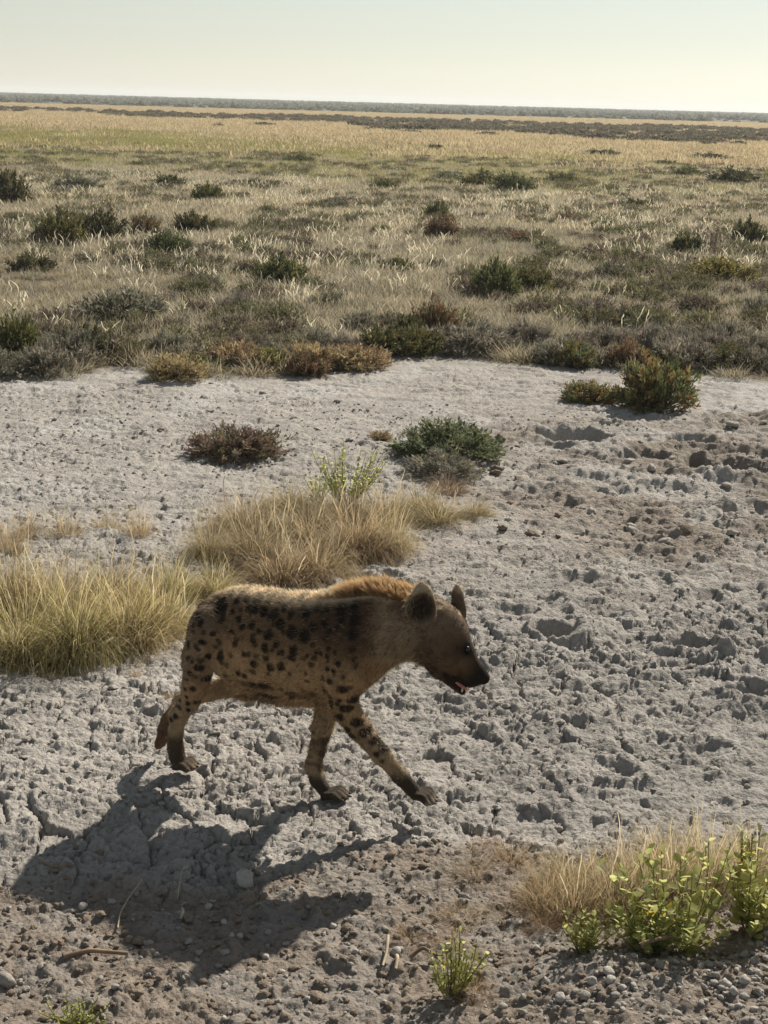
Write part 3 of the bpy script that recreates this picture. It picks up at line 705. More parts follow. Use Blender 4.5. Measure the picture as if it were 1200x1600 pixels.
def bush(rng, nb, nl, leafL, leafW, cols, dome=1.0, tipcol=None, stemcol=(.10, .075, .05), lean=1.0, fill=.45):
    """unit bush (half width 1, height `dome`): branchlets from the root crown set with small leaves"""
    SV, SF, SC, so = [], [], [], 0; LV, LC = [], []
    cols = [np.array(c) for c in cols]
    for b in range(nb):
        az = rng.uniform(0, 2*math.pi); el = math.acos(rng.uniform(0.05, 1.0)); lump = .72 + .42*vnoise(np.array([az*1.3 + 3*rng.integers(0, 2)]), np.array([el*2.2]), 3)[0]
        R = lump*rng.uniform(.78, 1.08)
        tip = np.array([math.sin(el)*math.cos(az)*R*lean, math.sin(el)*math.sin(az)*R*lean, max(.06, math.cos(el)*dome*R + .04)])
        root = np.array([math.cos(az), math.sin(az), 0])*.16*math.sin(el)
        mid = root*.4 + tip*.6 + rng.normal(0, .06, 3); mid[2] = max(mid[2]*.86, .03)
        t = np.linspace(0, 1, 6)[:, None]; pts = (1 - t)**2*root + 2*t*(1 - t)*mid + t*t*tip
        v, f = tube(pts, .011, .004, 3); SV.append(v); SF.append(f + so); so += len(v); SC.append(np.tile(np.array(stemcol)*rng.uniform(.7, 1.4), (len(v), 1)))
        bc = cols[rng.integers(len(cols))]*rng.uniform(1.1, 1.9)
        if tipcol is not None and rng.uniform() < .30: bc = np.array(tipcol)*rng.uniform(.7, 1.2)
        tt = fill + (1 - fill)*rng.uniform(0, 1, nl)**.8
        q = ((1 - tt)**2)[:, None]*root + (2*tt*(1 - tt))[:, None]*mid + (tt**2)[:, None]*tip + rng.normal(0, .035, (nl, 3))
        ax = (tip - mid)/np.linalg.norm(tip - mid) + rng.normal(0, .65, (nl, 3)); ax[:, 2] += .35; ax /= np.linalg.norm(ax, axis=1)[:, None]
        sd_ = np.cross(ax, rng.normal(0, 1, (nl, 3))); sd_ /= np.linalg.norm(sd_, axis=1)[:, None]
        l_ = (leafL*rng.uniform(.6, 1.35, nl))[:, None]; w_ = (leafW*rng.uniform(.7, 1.3, nl))[:, None]*.5
        q[:, 2] = np.maximum(q[:, 2], .01)
        LV.append(np.stack([q, q + ax*l_*.45 + sd_*w_, q + ax*l_, q + ax*l_*.45 - sd_*w_], 1).reshape(-1, 3))
        lc = bc[None]*rng.uniform(.7, 1.3, (nl, 1)); LC.append(np.repeat(lc, 4, 0))
    LV = np.concatenate(LV); n4 = len(LV)//4; i = np.arange(n4)[:, None]*4
    LF = np.concatenate([i + np.array([[0, 1, 2]]), i + np.array([[0, 2, 3]])])
    return (np.concatenate(SV), np.concatenate(SF), np.concatenate(SC)), (LV, LF, np.clip(np.concatenate(LC), .004, .8))

MG = mat_leafy('dry_grass_blades', .58, .18, .55, .012)
MGG = mat_leafy('green_grass_blades', .58, .18, .5, .02)
MSH = mat_leafy('shrub_leaves', .35, .15, .6, .02)
MLF = mat_leafy('broad_leaves', .70, .10, .45, .01)
MST = mat_leafy('dry_stalks', .55, .12, .6, .01)
MWD = mat_solid('shrub_wood', (.1, .08, .05), .9, 60, .3, .3, .1, True)
HID = bpy.data.collections.new('plant_sources')
def src(name, vfc, mat): return mesh_obj(name, vfc[0], vfc[1], mat, None, vfc[2], False, HID)
def scatter(name, P, sc, rz, sources, label, cat=None):
    """one carpet of plants: points carrying the source plants"""
    me = bpy.data.meshes.new(name); me.vertices.add(len(P)); me.vertices.foreach_set('co', np.asarray(P, np.float32).ravel())
    for nm, v in (('scl', sc), ('rz', rz)):
        a = me.attributes.new(nm, 'FLOAT', 'POINT'); a.data.foreach_set('value', np.asarray(v, np.float32))
    o = bpy.data.objects.new(name, me); COL.objects.link(o); tag(o, label, cat, kind='stuff')
    c = bpy.data.collections.new(name + '_source')
    for s in sources: c.objects.link(s)
    g = bpy.data.node_groups.new(name, 'GeometryNodeTree'); g.interface.new_socket('Geometry', in_out='INPUT', socket_type='NodeSocketGeometry'); g.interface.new_socket('Geometry', in_out='OUTPUT', socket_type='NodeSocketGeometry')
    N = g.nodes; Lk = g.links.new
    gi = N.new('NodeGroupInput'); go = N.new('NodeGroupOutput'); ip = N.new('GeometryNodeInstanceOnPoints'); ci = N.new('GeometryNodeCollectionInfo')
    ci.inputs['Collection'].default_value = c; ci.inputs['Separate Children'].default_value = True; ci.inputs['Reset Children'].default_value = True
    a1 = N.new('GeometryNodeInputNamedAttribute'); a1.data_type = 'FLOAT'; a1.inputs['Name'].default_value = 'scl'
    a2 = N.new('GeometryNodeInputNamedAttribute'); a2.data_type = 'FLOAT'; a2.inputs['Name'].default_value = 'rz'
    cx = N.new('ShaderNodeCombineXYZ'); Lk(a2.outputs['Attribute'], cx.inputs['Z'])
    Lk(gi.outputs[0], ip.inputs['Points']); Lk(ci.outputs[0], ip.inputs['Instance']); ip.inputs['Pick Instance'].default_value = True
    Lk(a1.outputs['Attribute'], ip.inputs['Scale']); Lk(cx.outputs[0], ip.inputs['Rotation']); Lk(ip.outputs[0], go.inputs[0])
    md = o.modifiers.new('plants', 'NODES'); md.node_group = g
    return o
def rand_pts(n, y0, y1, margin=1.5, side=.272):
    # uniform over the strip of plain between two distances, wide enough to look sideways
    y = np.sqrt(RNG.uniform(y0**2, y1**2, n)); x = RNG.uniform(-1, 1, n)*(y*side + margin)
    return x, y

# ------------------------------------------------------------------ the grass plain (uncountable: carpets)
def plain():
    R = np.random.default_rng
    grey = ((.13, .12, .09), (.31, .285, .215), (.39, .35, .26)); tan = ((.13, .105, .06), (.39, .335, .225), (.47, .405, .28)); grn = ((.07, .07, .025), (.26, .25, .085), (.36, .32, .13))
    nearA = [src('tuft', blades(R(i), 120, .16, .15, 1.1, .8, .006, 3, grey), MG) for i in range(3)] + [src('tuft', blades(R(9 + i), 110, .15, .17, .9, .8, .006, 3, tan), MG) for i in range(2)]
    x, y = rand_pts(17000, 14.2, 34); e = edge_y(x); n = fbm(x*.7, y*.7, 201, 3)
    k = (y > e - .15 + (n - .5)*1.6) & (n + RNG.uniform(-.15, .15, len(x)) > .30); x, y = x[k], y[k]
    P = np.stack([x, y, terrain(x, y) - .005], 1)
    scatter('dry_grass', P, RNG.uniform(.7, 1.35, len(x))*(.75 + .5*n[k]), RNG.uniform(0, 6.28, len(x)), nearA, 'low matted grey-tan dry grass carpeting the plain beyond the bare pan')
    stk = [src('stem', stalks(R(30 + i), 3 + i, .12, .25, .003, .015, (.72, .65, .48), .62, 9), MST) for i in range(6)]
    x, y = rand_pts(10500, 15.2, 52); n = fbm(x*.35 + 4, y*.22, 203, 3); k = (y > edge_y(x) + .3) & (RNG.uniform(0, 1, len(x)) < smooth(.40, .62, n)*.9 + .06); x, y = x[k], y[k]
    scatter('seed_grass', np.stack([x, y, terrain(x, y)], 1), RNG.uniform(.4, 1.25, len(x)), RNG.uniform(0, 6.28, len(x)), stk, 'pale cream dry seed stems standing scattered above the grass of the plain')
    midA = [src('patch', blades(R(40 + i), 260, .55, .20, .5, .8, .014, 2, grey if i < 2 else tan), MG) for i in range(4)] + [src('patch', join(blades(R(50), 200, .55, .18, .5, .8, .014, 2, tan), stalks(R(51), 12, .5, .24, .006, .022, (.56, .47, .30), .6, 6)), MST)]
    x, y = rand_pts(15000, 33, 75, 3); n = fbm(x*.25, y*.12, 205, 3); g_ = greenzone(x, y); k = (n > .27) & (RNG.uniform(0, 1, len(x)) > g_*.65); x, y = x[k], y[k]
    scatter('dry_grass', np.stack([x, y, terrain(x, y)], 1), RNG.uniform(.7, 1.3, len(x)), RNG.uniform(0, 6.28, len(x)), midA, 'straw coloured grass with pale seed heads covering the middle of the plain')
    gm = [src('patch', blades(R(60 + i), 260, .55, .20, .5, .8, .014, 2, grn), MGG) for i in range(3)]
    x, y = rand_pts(16000, 36, 120, 3); g_ = greenzone(x, y); k = RNG.uniform(0, 1, len(x)) < g_; x, y = x[k], y[k]
    scatter('green_grass', np.stack([x, y, terrain(x, y)], 1), RNG.uniform(.7, 1.4, len(x)), RNG.uniform(0, 6.28, len(x)), gm, 'broad yellow-green flush of grass across the middle distance of the plain')
    fa = [src('patch', blades(R(70 + i), 240, 2.2, .34, .3, .6, .05, 2, ((.2, .15, .08), (.42, .345, .21), (.50, .41, .26))), MG) for i in range(3)]
    x, y = rand_pts(15000, 68, 370, 8); bd = band_dark(x, y); g_ = greenzone(x, y); k = (RNG.uniform(0, 1, len(x)) > bd*.95) & (RNG.uniform(0, 1, len(x)) > g_*.8); x, y = x[k], y[k]
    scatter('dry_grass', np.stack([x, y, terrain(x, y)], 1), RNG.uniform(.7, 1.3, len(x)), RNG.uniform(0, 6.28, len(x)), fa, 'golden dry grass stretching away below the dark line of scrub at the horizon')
    # dark dwarf scrub: belts too far off to count
    _, lf = bush(R(80), 60, 14, .26, .14, [(.115, .105, .07), (.14, .12, .08), (.10, .105, .068)], .8)
    _, lf2 = bush(R(81), 60, 14, .26, .14, [(.15, .12, .08), (.12, .10, .07)], .7)
    db = [src('scrub', lf, MSH), src('scrub', lf2, MSH)]
    x, y = rand_pts(30000, 90, 270, 8); k = RNG.uniform(0, 1, len(x)) < band_dark(x, y)*.30; x, y = x[k], y[k]
    scatter('dwarf_scrub', np.stack([x, y, terrain(x, y)], 1), RNG.uniform(.35, .8, len(x)), RNG.uniform(0, 6.28, len(x)), db, 'dark brown belt of dwarf scrub crossing the far plain')
    _, lf3 = bush(R(82), 60, 14, .26, .14, [(.15, .16, .13), (.18, .18, .145), (.13, .145, .12)], .8)
    fb = [src('scrub', lf3, MSH)]
    x, y = rand_pts(9000, 370, 1500, 30, .30); P = np.stack([x, y, terrain(x, y)], 1)
    scatter('distant_scrub', P, RNG.uniform(.5, 1.7, len(x))**1.3, RNG.uniform(0, 6.28, len(x)), fb, 'grey scrubland forming the dark line along the horizon')
    # grey-brown dead dwarf shrubs mixed thinly through the near grass
    _, d1 = bush(R(83), 70, 16, .16, .05, [(.11, .09, .065), (.15, .12, .085), (.085, .075, .05)], .75)
    _, d2 = bush(R(84), 70, 16, .16, .05, [(.10, .10, .05), (.12, .11, .06)], .8)
    dd = [src('scrub', d1, MSH), src('scrub', d2, MSH)]
    x, y = rand_pts(8000, 15, 75, 2); n = fbm(x*.45, y*.3, 207, 4); k = (y > edge_y(x) + .2) & (n > .445); x, y = x[k], y[k]
    scatter('dwarf_scrub', np.stack([x, y, terrain(x, y)], 1), RNG.uniform(.10, .34, len(x)), RNG.uniform(0, 6.28, len(x)), dd, 'small grey twiggy scrub mixed thinly through the dry grass')
def greenzone(x, y):
    s = x/np.maximum(y, 1); n = fbm(x/9, y/14, 211, 3) - .5
    return smooth(44, 54, y + n*26 + s*30)*(1 - smooth(86, 112, y + n*50 + s*120))*(1 - .65*smooth(.08, .22, s))
plain()

# ------------------------------------------------------------------ single shrubs
def R_(i): return np.random.default_rng(i)
SHRUB = {}
def shrub_kind(key, nb, nl, ll, lw, cols, dome, tip=None, stem=(.10, .075, .05), n=3):
    out = []
    for i in range(n):
        s, l = bush(R_(hash_name(key) + i), nb, nl, ll, lw, cols, dome, tip, stem)
        so = mesh_obj('stems', *s[:2], MWD, None, s[2], False, HID); lo_ = mesh_obj('foliage', *l[:2], MSH, None, l[2], False, HID)
        out.append((so.data, lo_.data))
    SHRUB[key] = out
def hash_name(s): return sum((i + 3)*ord(ch) for i, ch in enumerate(s))
shrub_kind('green', 130, 26, .13, .045, [(.09, .095, .035), (.115, .115, .045), (.07, .08, .034)], .9)
shrub_kind('olive', 130, 26, .13, .045, [(.085, .085, .03), (.12, .11, .04), (.06, .065, .028)], .9)
shrub_kind('dark', 110, 24, .15, .055, [(.062, .060, .028), (.08, .074, .034), (.05, .052, .027)], .8)
shrub_kind('grey', 150, 24, .17, .03, [(.15, .135, .105), (.20, .175, .13), (.12, .115, .09)], .9)
shrub_kind('sage', 140, 24, .14, .04, [(.12, .12, .085), (.15, .147, .10), (.10, .10, .07)], .8)
shrub_kind('rust', 140, 26, .13, .04, [(.14, .095, .055), (.11, .085, .05), (.12, .105, .055)], .85, (.19, .11, .06))
shrub_kind('tan', 150, 26, .15, .035, [(.24, .18, .10), (.19, .145, .085), (.28, .21, .12)], .8)
shrub_kind('yellow', 120, 24, .13, .05, [(.17, .15, .045), (.14, .13, .04), (.10, .10, .035)], .8)
shrub_kind('salt', 170, 34, .115, .04, [(.10, .115, .058), (.13, .135, .07), (.08, .095, .052)], .85)
shrub_kind('saltrust', 170, 34, .115, .04, [(.095, .115, .045), (.15, .13, .05), (.08, .10, .045)], .85, (.22, .155, .06))
shrub_kind('redbrown', 170, 34, .115, .035, [(.14, .10, .065), (.12, .105, .06), (.10, .085, .05)], .8, (.165, .11, .085))
WORDS = {'green': 'green', 'olive': 'olive green', 'dark': 'dark green', 'grey': 'grey dead twiggy', 'sage': 'grey-green', 'rust': 'rusty brown', 'tan': 'tan brown', 'yellow': 'yellow-green', 'salt': 'bright green succulent leaved', 'saltrust': 'green and rust tipped', 'redbrown': 'reddish brown'}
GN = {}
def shrub(px, py, wpx, hpx, key, label, group=None):
    p = G(px, py); m = MPP(p); W = wpx*m*.5; d = math.atan2(CAM_H, p[1]); Hh = max(.35*W, hpx*m/math.cos(d) - .5*W*math.sin(d))
    so, lo_ = SHRUB[key][int(px*7 + py) % len(SHRUB[key])]
    x, y = p[0], p[1] + W*.45
    nm = {'grey': 'dead_shrub', 'salt': 'saltbush', 'saltrust': 'saltbush', 'redbrown': 'saltbush'}.get(key, 'shrub')
    r = empty(nm, (x, y, TZ(x, y) - .01), RNG.uniform(0, 6.28), (W, W, Hh/.92))
    inst('stems', so, r); inst('foliage', lo_, r)
    tag(r, label, 'shrub', group)
    return r
# on the bare pan
shrub(365, 718, 165, 62, 'redbrown', 'reddish brown dome of saltbush alone on the pale pan')
shrub(700, 722, 185, 66, 'salt', 'wide bright green saltbush on the pan beside a dead twiggy patch')
shrub(1030, 645, 138, 90, 'saltrust', 'tall green saltbush with yellow and rust shoots on a soil mound')
shrub(925, 632, 100, 38, 'saltrust', 'low sprawling saltbush beside the tall green saltbush')
shrub(985, 575, 80, 48, 'rust', 'rust coloured saltbush touching an olive one behind the tall saltbush')
shrub(900, 573, 80, 44, 'saltrust', 'olive saltbush left of the rust coloured one at the pan edge')
shrub(690, 750, 130, 42, 'grey', 'low grey dead twigs lying beside the wide green saltbush')
shrub(595, 690, 40, 22, 'tan', 'tiny tan bushlet beside the wide green saltbush')
# edge of the plain
E_ = 'shrubs along the edge of the grass plain'
shrub(275, 598, 105, 48, 'tan', 'tan brown dome shrub standing proud of the plain edge on bare clay')
shrub(365, 578, 110, 48, 'tan', 'tan shrub behind the proud dome shrub at the plain edge', E_)
shrub(420, 580, 75, 42, 'yellow', 'yellow-green shrub between two tan shrubs at the plain edge', E_)
shrub(478, 588, 75, 36, 'rust', 'rusty brown low shrub at the plain edge', E_)
shrub(560, 576, 105, 44, 'tan', 'wide tan shrub at the plain edge next to the rusty low one', E_)
for px, py, w, h_ in [(490, 556, 80, 42), (540, 560, 70, 38), (745, 545, 62, 46), (825, 548, 85, 46), (255, 560, 80, 40), (780, 540, 60, 30)]:
    shrub(px, py, w, h_, 'grey', 'grey domed dead shrub at the edge of the plain', E_)
for px, py, w, h_ in [(950, 548, 90, 40), (1010, 556, 100, 50), (1065, 560, 100, 50), (1125, 560, 100, 48), (1180, 558, 90, 44), (1150, 545, 100, 46), (1040, 540, 90, 42)]:
    shrub(px, py, w, h_, 'grey', 'grey domed dead shrub in the long row behind the saltbushes', 'grey row at the plain edge')
shrub(25, 565, 90, 75, 'olive', 'olive shrub at the plain edge beside a dark rounded shrub', E_)
shrub(132, 566, 115, 68, 'dark', 'dark rounded shrub at the plain edge beside the olive one', E_)
rge = R_(55)
for i in range(30):
    x_ = -5.2 + 10.9*(i + rge.uniform(-.4, .4))/30; y_ = float(edge_y(np.array(x_))) + rge.uniform(-.1, .9)
    if abs(x_ + 2.3) < .35: continue
    k_ = rge.choice(['grey', 'grey', 'tan', 'sage', 'grey', 'olive']); w_ = rge.uniform(.22, .42)
    so, lo_ = SHRUB[k_][i % 3]
    r_ = empty('dead_shrub' if k_ == 'grey' else 'shrub', (x_, y_, TZ(x_, y_) - .01), rge.uniform(0, 6.28), (w_*rge.uniform(.9, 1.4), w_, w_*rge.uniform(.7, 1.05)))
    inst('stems', so, r_); inst('foliage', lo_, r_); tag(r_, 'low ' + WORDS[k_] + ' shrub in the ragged fringe between grass and bare pan', 'shrub', 'fringe of low shrubs at the pan edge')
# within the plain
P_ = 'shrubs scattered in the grass plain'
OWN = {(775, 468): 'green shrub grown together with an olive shrub amid the plain', (830, 462): 'olive shrub grown together with a green shrub amid the plain', (682, 348): 'green shrub rising behind a small rusty shrub in the plain',
       (690, 374): 'small rusty shrub standing before a green shrub in the plain', (678, 528): 'large rusty brown shrub in the grass close to the bare pan', (640, 535): 'dark green shrub pressed against the large rusty shrub near the pan',
       (222, 370): 'rusty brown shrub between two dark green shrubs in the plain', (90, 382): 'olive shrub overlapping a dark green shrub beside a rusty one', (150, 376): 'dark green shrub between an olive and a rusty shrub',
       (300, 366): 'dark green shrub beyond a rusty one, above a rounder green shrub', (262, 404): 'rounded bright green shrub below a dark green one in the plain', (800, 304): 'green shrub adjoining a low olive shrub in the farther plain', (755, 296): 'low olive shrub adjoining a green shrub in the farther plain',
       (460, 257): 'low bright green patch of shrub in the yellow-green grass', (10, 322): 'tall dark green shrub, largest of the farther plain'}
for px, py, w, h_, k in [(10, 322, 80, 66, 'dark'), (115, 302, 90, 32, 'sage'), (265, 298, 64, 28, 'dark'), (322, 320, 56, 34, 'olive'), (90, 382, 90, 52, 'olive'), (150, 376, 90, 54, 'dark'),
                         (222, 370, 60, 38, 'rust'), (300, 366, 74, 38, 'dark'), (262, 404, 78, 44, 'green'), (435, 448, 100, 48, 'olive'), (678, 528, 84, 66, 'rust'), (640, 535, 60, 50, 'dark'),
                         (690, 374, 60, 42, 'rust'), (682, 348, 54, 34, 'green'), (775, 468, 90, 62, 'green'), (830, 462, 90, 46, 'olive'), (800, 304, 70, 34, 'green'), (755, 296, 80, 28, 'olive'),
                         (700, 286, 60, 20, 'sage'), (1130, 444, 130, 46, 'yellow'), (1075, 404, 54, 44, 'dark'), (1170, 384, 60, 46, 'dark'), (1150, 290, 95, 30, 'dark'), (1075, 278, 60, 18, 'olive'),
                         (890, 352, 60, 22, 'rust'), (1190, 500, 60, 40, 'grey'), (600, 300, 50, 22, 'olive'), (370, 490, 70, 34, 'grey'), (510, 480, 70, 30, 'sage'), (960, 440, 70, 34, 'sage'), (620, 430, 60, 28, 'olive'),
                         (215, 264, 44, 14, 'green'), (460, 257, 64, 16, 'green'), (520, 330, 60, 24, 'sage'), (45, 430, 80, 36, 'dark'), (560, 520, 70, 36, 'grey'), (930, 500, 70, 36, 'grey'), (320, 455, 60, 30, 'sage'),
                         (940, 246, 70, 14, 'dark'), (1110, 252, 80, 14, 'dark'), (1040, 262, 60, 12, 'olive'), (680, 236, 34, 12, 'dark'), (1000, 330, 70, 22, 'dark'), (880, 290, 60, 20, 'olive'), (820, 385, 60, 24, 'rust'),
                         (90, 222, 24, 7, 'dark'), (150, 228, 24, 7, 'dark'), (212, 229, 22, 7, 'dark'), (255, 231, 20, 6, 'dark'), (296, 233, 20, 6, 'dark'), (345, 244, 24, 8, 'dark'), (412, 199, 46, 10, 'dark'), (340, 200, 24, 8, 'dark'), (640, 210, 40, 9, 'dark'), (760, 214, 44, 10, 'dark')]:
    far_ = py < 260
    shrub(px, py, w, h_, k, OWN.get((px, py)) or ('distant ' if far_ else '') + WORDS[k] + (' shrub low in the far grass' if far_ else ' shrub rising from the pale grass of the plain'), P_)
s_ = shrub(180, 506, 150, 62, 'sage', 'broad grey-green shrub with stiff upright twigs in the plain')

# ------------------------------------------------------------------ grass tussocks
TUS = {}
def tus_kind(key, cols, n, lean, curve, width, stalk=0, mat=MG, nv=3, h=1.0, green=None):
    L = []
    for i in range(nv):
        r = R_(hash_name(key) + i*7)
        b = blades(r, n, .55, h, lean, curve, width, 4, cols, .6)
        if green: b = join(b, blades(r, n//5, .5, h*.9, lean, curve*.8, width, 4, green, .6))
        o = mesh_obj('blades', *b[:2], mat, None, b[2], False, HID)
        so = None
        if stalk:
            s = stalks(r, stalk, .6, h*.86, .005, .028, (.62, .52, .34), .36, 8); so = mesh_obj('seed_stalks', *s[:2], MST, None, s[2], False, HID).data
        L.append((o.data, so))
    TUS[key] = L
tus_kind('yellow', ((.16, .13, .065), (.49, .395, .205), (.62, .51, .30)), 2400, 1.3, 2.1, .012, 9, green=((.10, .10, .03), (.34, .31, .11), (.44, .38, .15)))
tus_kind('straw', ((.17, .13, .07), (.45, .355, .205), (.53, .43, .27)), 2100, 1.35, 1.9, .012, 10)
tus_kind('thin', ((.18, .13, .07), (.50, .37, .20), (.56, .43, .26)), 420, 1.0, 1.3, .013, 16)
tus_kind('tall', ((.17, .13, .07), (.48, .375, .21), (.56, .45, .28)), 1100, 1.15, 1.3, .012, 9)
tus_kind('wisp', ((.20, .14, .08), (.44, .31, .17), (.50, .36, .22)), 520, 1.35, 1.2, .013, 0)
tus_kind('greyst', ((.13, .10, .065), (.30, .235, .15), (.36, .28, .18)), 1100, 1.1, .9, .011, 0)
def tussock(px, py, wpx, hpx, key, label, group=None):
    p = G(px, py); m = MPP(p); W = wpx*m*.5; d = math.atan2(CAM_H, p[1]); Hh = max(.05, hpx*m/math.cos(d) - .55*W*math.sin(d))
    a, s = TUS[key][int(px*3 + py) % len(TUS[key])]
    x, y = p[0], p[1] + W*.30
    r = empty('grass_tussock', (x, y, TZ(x, y) - .015), RNG.uniform(0, 6.28), (max(W, .6*Hh)*.98, max(W, .6*Hh)*.98, Hh*(1.12 if key == 'yellow' else 1.18)))
    inst('blades', a, r)
    if s: inst('seed_stalks', s, r)
    tag(r, label, 'grass tussock', group); return r
for a in [(30, 1035, 150, 170), (115, 1030, 150, 165), (195, 1012, 140, 160), (255, 985, 110, 135), (80, 965, 160, 130), (170, 945, 160, 110), (15, 960, 110, 140), (270, 935, 100, 90), (330, 935, 110, 80), (230, 1000, 90, 110)]:
    tussock(*a, 'yellow', "yellow-green grass tussock in the big clump behind the hyena's rump", 'yellow tussock clump')
for a in [(325, 872, 120, 100), (395, 882, 150, 110), (440, 915, 180, 105), (500, 905, 140, 100), (560, 872, 170, 110), (610, 868, 110, 100), (480, 845, 180, 95), (385, 832, 150, 80), (530, 822, 150, 75), (600, 818, 120, 75), (450, 800, 130, 60)]:
    tussock(*a, 'straw', "straw coloured tussock in the mound beyond the hyena's back", 'straw tussock mound')
for a in [(685, 822, 120, 60), (745, 812, 80, 42), (655, 805, 110, 55)]:
    tussock(*a, 'straw', 'small straw tussock trailing off the mound onto churned clay', 'small straw tussocks')
for a in [(40, 838, 90, 48), (100, 838, 80, 50), (165, 828, 70, 40), (215, 840, 70, 60), (10, 860, 80, 60)]:
    tussock(*a, 'thin', 'thin wispy tussock with tall stems behind the yellow clump', 'thin tussocks')
for a in [(900, 1440, 150, 105), (965, 1432, 160, 135), (1040, 1415, 160, 140), (1110, 1400, 160, 135), (1175, 1385, 150, 120), (1000, 1400, 150, 110), (850, 1425, 130, 80), (890, 1390, 140, 80), (1060, 1370, 160, 90)]:
    tussock(*a, 'tall', 'tan grass tussock behind the leafy yellow-green shrub', 'tan tussocks by the shrub')
for a in [(740, 1372, 110, 56), (800, 1352, 110, 60), (850, 1400, 90, 60), (760, 1330, 80, 40)]:
    tussock(*a, 'wisp', 'flattened dry grass wisp between the lifted paw and tan tussocks', 'flattened dry grass')
for a in [(640, 1465, 90, 48), (720, 1440, 100, 40), (790, 1440, 100, 40), (850, 1465, 80, 40), (740, 1565, 90, 60), (700, 1480, 70, 30), (400, 1412, 60, 34), (920, 1480, 80, 40)]:
    tussock(*a, 'wisp', 'sparse dry grass wisp lying on the brown crumbly soil', 'sparse wisps on the soil')
for a in [(235, 1080, 24, 28), (263, 1090, 20, 24), (212, 1055, 26, 26), (90, 1060, 40, 24)]:
    tussock(*a, 'wisp', 'tiny dry tuft in cracked clay near the lifted hind foot', 'tiny dry tufts')
tussock(700, 770, 90, 34, 'greyst', 'grey withered grass beside the wide green saltbush')

# ------------------------------------------------------------------ leafy shrubs with single leaves
def leaf_mesh(name, c1, c2):
    V = [(0, 0, 0), (.34, .26, .05), (.72, .30, .03), (1, 0, -.05), (.72, -.30, .03), (.34, -.26, .05), (.5, 0, -.03)]
    F = [(0, 6, 1), (1, 6, 2), (2, 6, 3), (3, 6, 4), (4, 6, 5), (5, 6, 0)]
    C = [c1]*3 + [c2] + [c1]*3
    return mesh_obj(name, V, np.array(F), MLF, None, np.array(C), True, HID).data
LEAVES = [leaf_mesh('leaf', (.46, .48, .19), (.52, .53, .22)), leaf_mesh('leaf', (.48, .48, .18), (.54, .52, .22)), leaf_mesh('leaf', (.32, .35, .13), (.36, .39, .15)), leaf_mesh('leaf', (.36, .29, .05), (.44, .33, .06)), leaf_mesh('leaf', (.40, .20, .09), (.42, .24, .10))]
def leafy(px, py, wpx, hpx, nst, nlf, leaf, label, seed, single=True):
    p = G(px, py); m = MPP(p); W = wpx*m*.5; Hh = hpx*m/math.cos(math.atan2(CAM_H, p[1]))
    rg = R_(seed); x, y = p[0], p[1] + W*.25
    root = empty('leafy_shrub', (x, y, TZ(x, y) - .01)); tag(root, label, 'shrub')
    JV, JF, JC, jo = [], [], [], 0
    for s in range(nst):
        az = rg.uniform(0, 6.28); rr = W*rg.uniform(0, 1.1)**.6; hh = Hh*rg.uniform(.45, 1.0)*(1 - .30*(rr/W)**2)
        b0 = np.array([math.cos(az)*rr*.12, math.sin(az)*rr*.12, 0]); tp = np.array([math.cos(az)*rr, math.sin(az)*rr*.8, hh])
        md = (b0 + tp)/2 + np.array([math.cos(az), math.sin(az), 0])*W*.12 + rg.normal(0, .01, 3)
        t = np.linspace(0, 1, 9)[:, None]; pts = (1 - t)**2*b0 + 2*t*(1 - t)*md + t*t*tp
        v, f = tube(pts, .0026, .0012, 4)
        st = mesh_obj('stem', v, f, MWD, root, np.tile((.20, .17, .07), (len(v), 1)))
        for q in range(nlf):
            tt = .18 + .82*(q + rg.uniform(0, .8))/nlf; tt = min(tt, 1)
            P = (1 - tt)**2*b0 + 2*tt*(1 - tt)*md + tt*tt*tp
            size = leaf*rg.uniform(.65, 1.2)*(1.05 - .35*tt)
            rot = (rg.uniform(-.7, .7), rg.uniform(-1.1, -.1), az + q*2.4 + rg.normal(0, .4))
            li = rg.choice(5, p=(.40, .40, .17, .03, 0))
            if single: inst('leaf', LEAVES[li], st, tuple(P), rot=rot, sc=float(size))
            else:
                me = LEAVES[li]; co = np.array([v_.co[:] for v_ in me.vertices])*size
                Rm = np.array(Matrix.Rotation(rot[2], 3, 'Z') @ Matrix.Rotation(rot[1], 3, 'Y') @ Matrix.Rotation(rot[0], 3, 'X'))
                JV.append(co @ Rm.T + P); JF.append(np.array([pl.vertices[:] for pl in me.polygons]) + jo); jo += len(co)
                JC.append(np.array([a_.color[:3] for a_ in me.attributes['col'].data]))
    if not single:
        o = mesh_obj('foliage', np.concatenate(JV), np.concatenate(JF), MLF, root, np.concatenate(JC)); o['kind'] = 'stuff'
    return root
leafy(1065, 1512, 270, 185, 18, 16, .052, 'tall leafy yellow-green shrub with rounded leaves by the gravel ridge', 301)
leafy(1175, 1495, 210, 175, 36, 17, .044, 'leafy yellow-green shrub leaning against the tall leafy one', 303, False)
leafy(1010, 1516, 150, 85, 36, 14, .033, 'low leafy shrub spreading at the foot of the tall leafy one', 305, False)
leafy(910, 1520, 110, 72, 22, 13, .028, 'low pale leafy shrub with a few orange leaves on brown soil', 306, False)
leafy(705, 1562, 120, 108, 20, 13, .027, 'small dull green leafy plant on soil beside dry sticks', 307, False)
leafy(540, 792, 130, 118, 48, 15, .036, 'upright pale green weed growing out of the straw tussock mound', 308, False)
leafy(500, 780, 60, 55, 14, 12, .03, 'short pale green weed beside the upright one in the tussocks', 309, False)
leafy(115, 1606, 110, 40, 26, 12, .016, 'small yellow-green weed sprouting from crumbly soil by the road', 310, False)

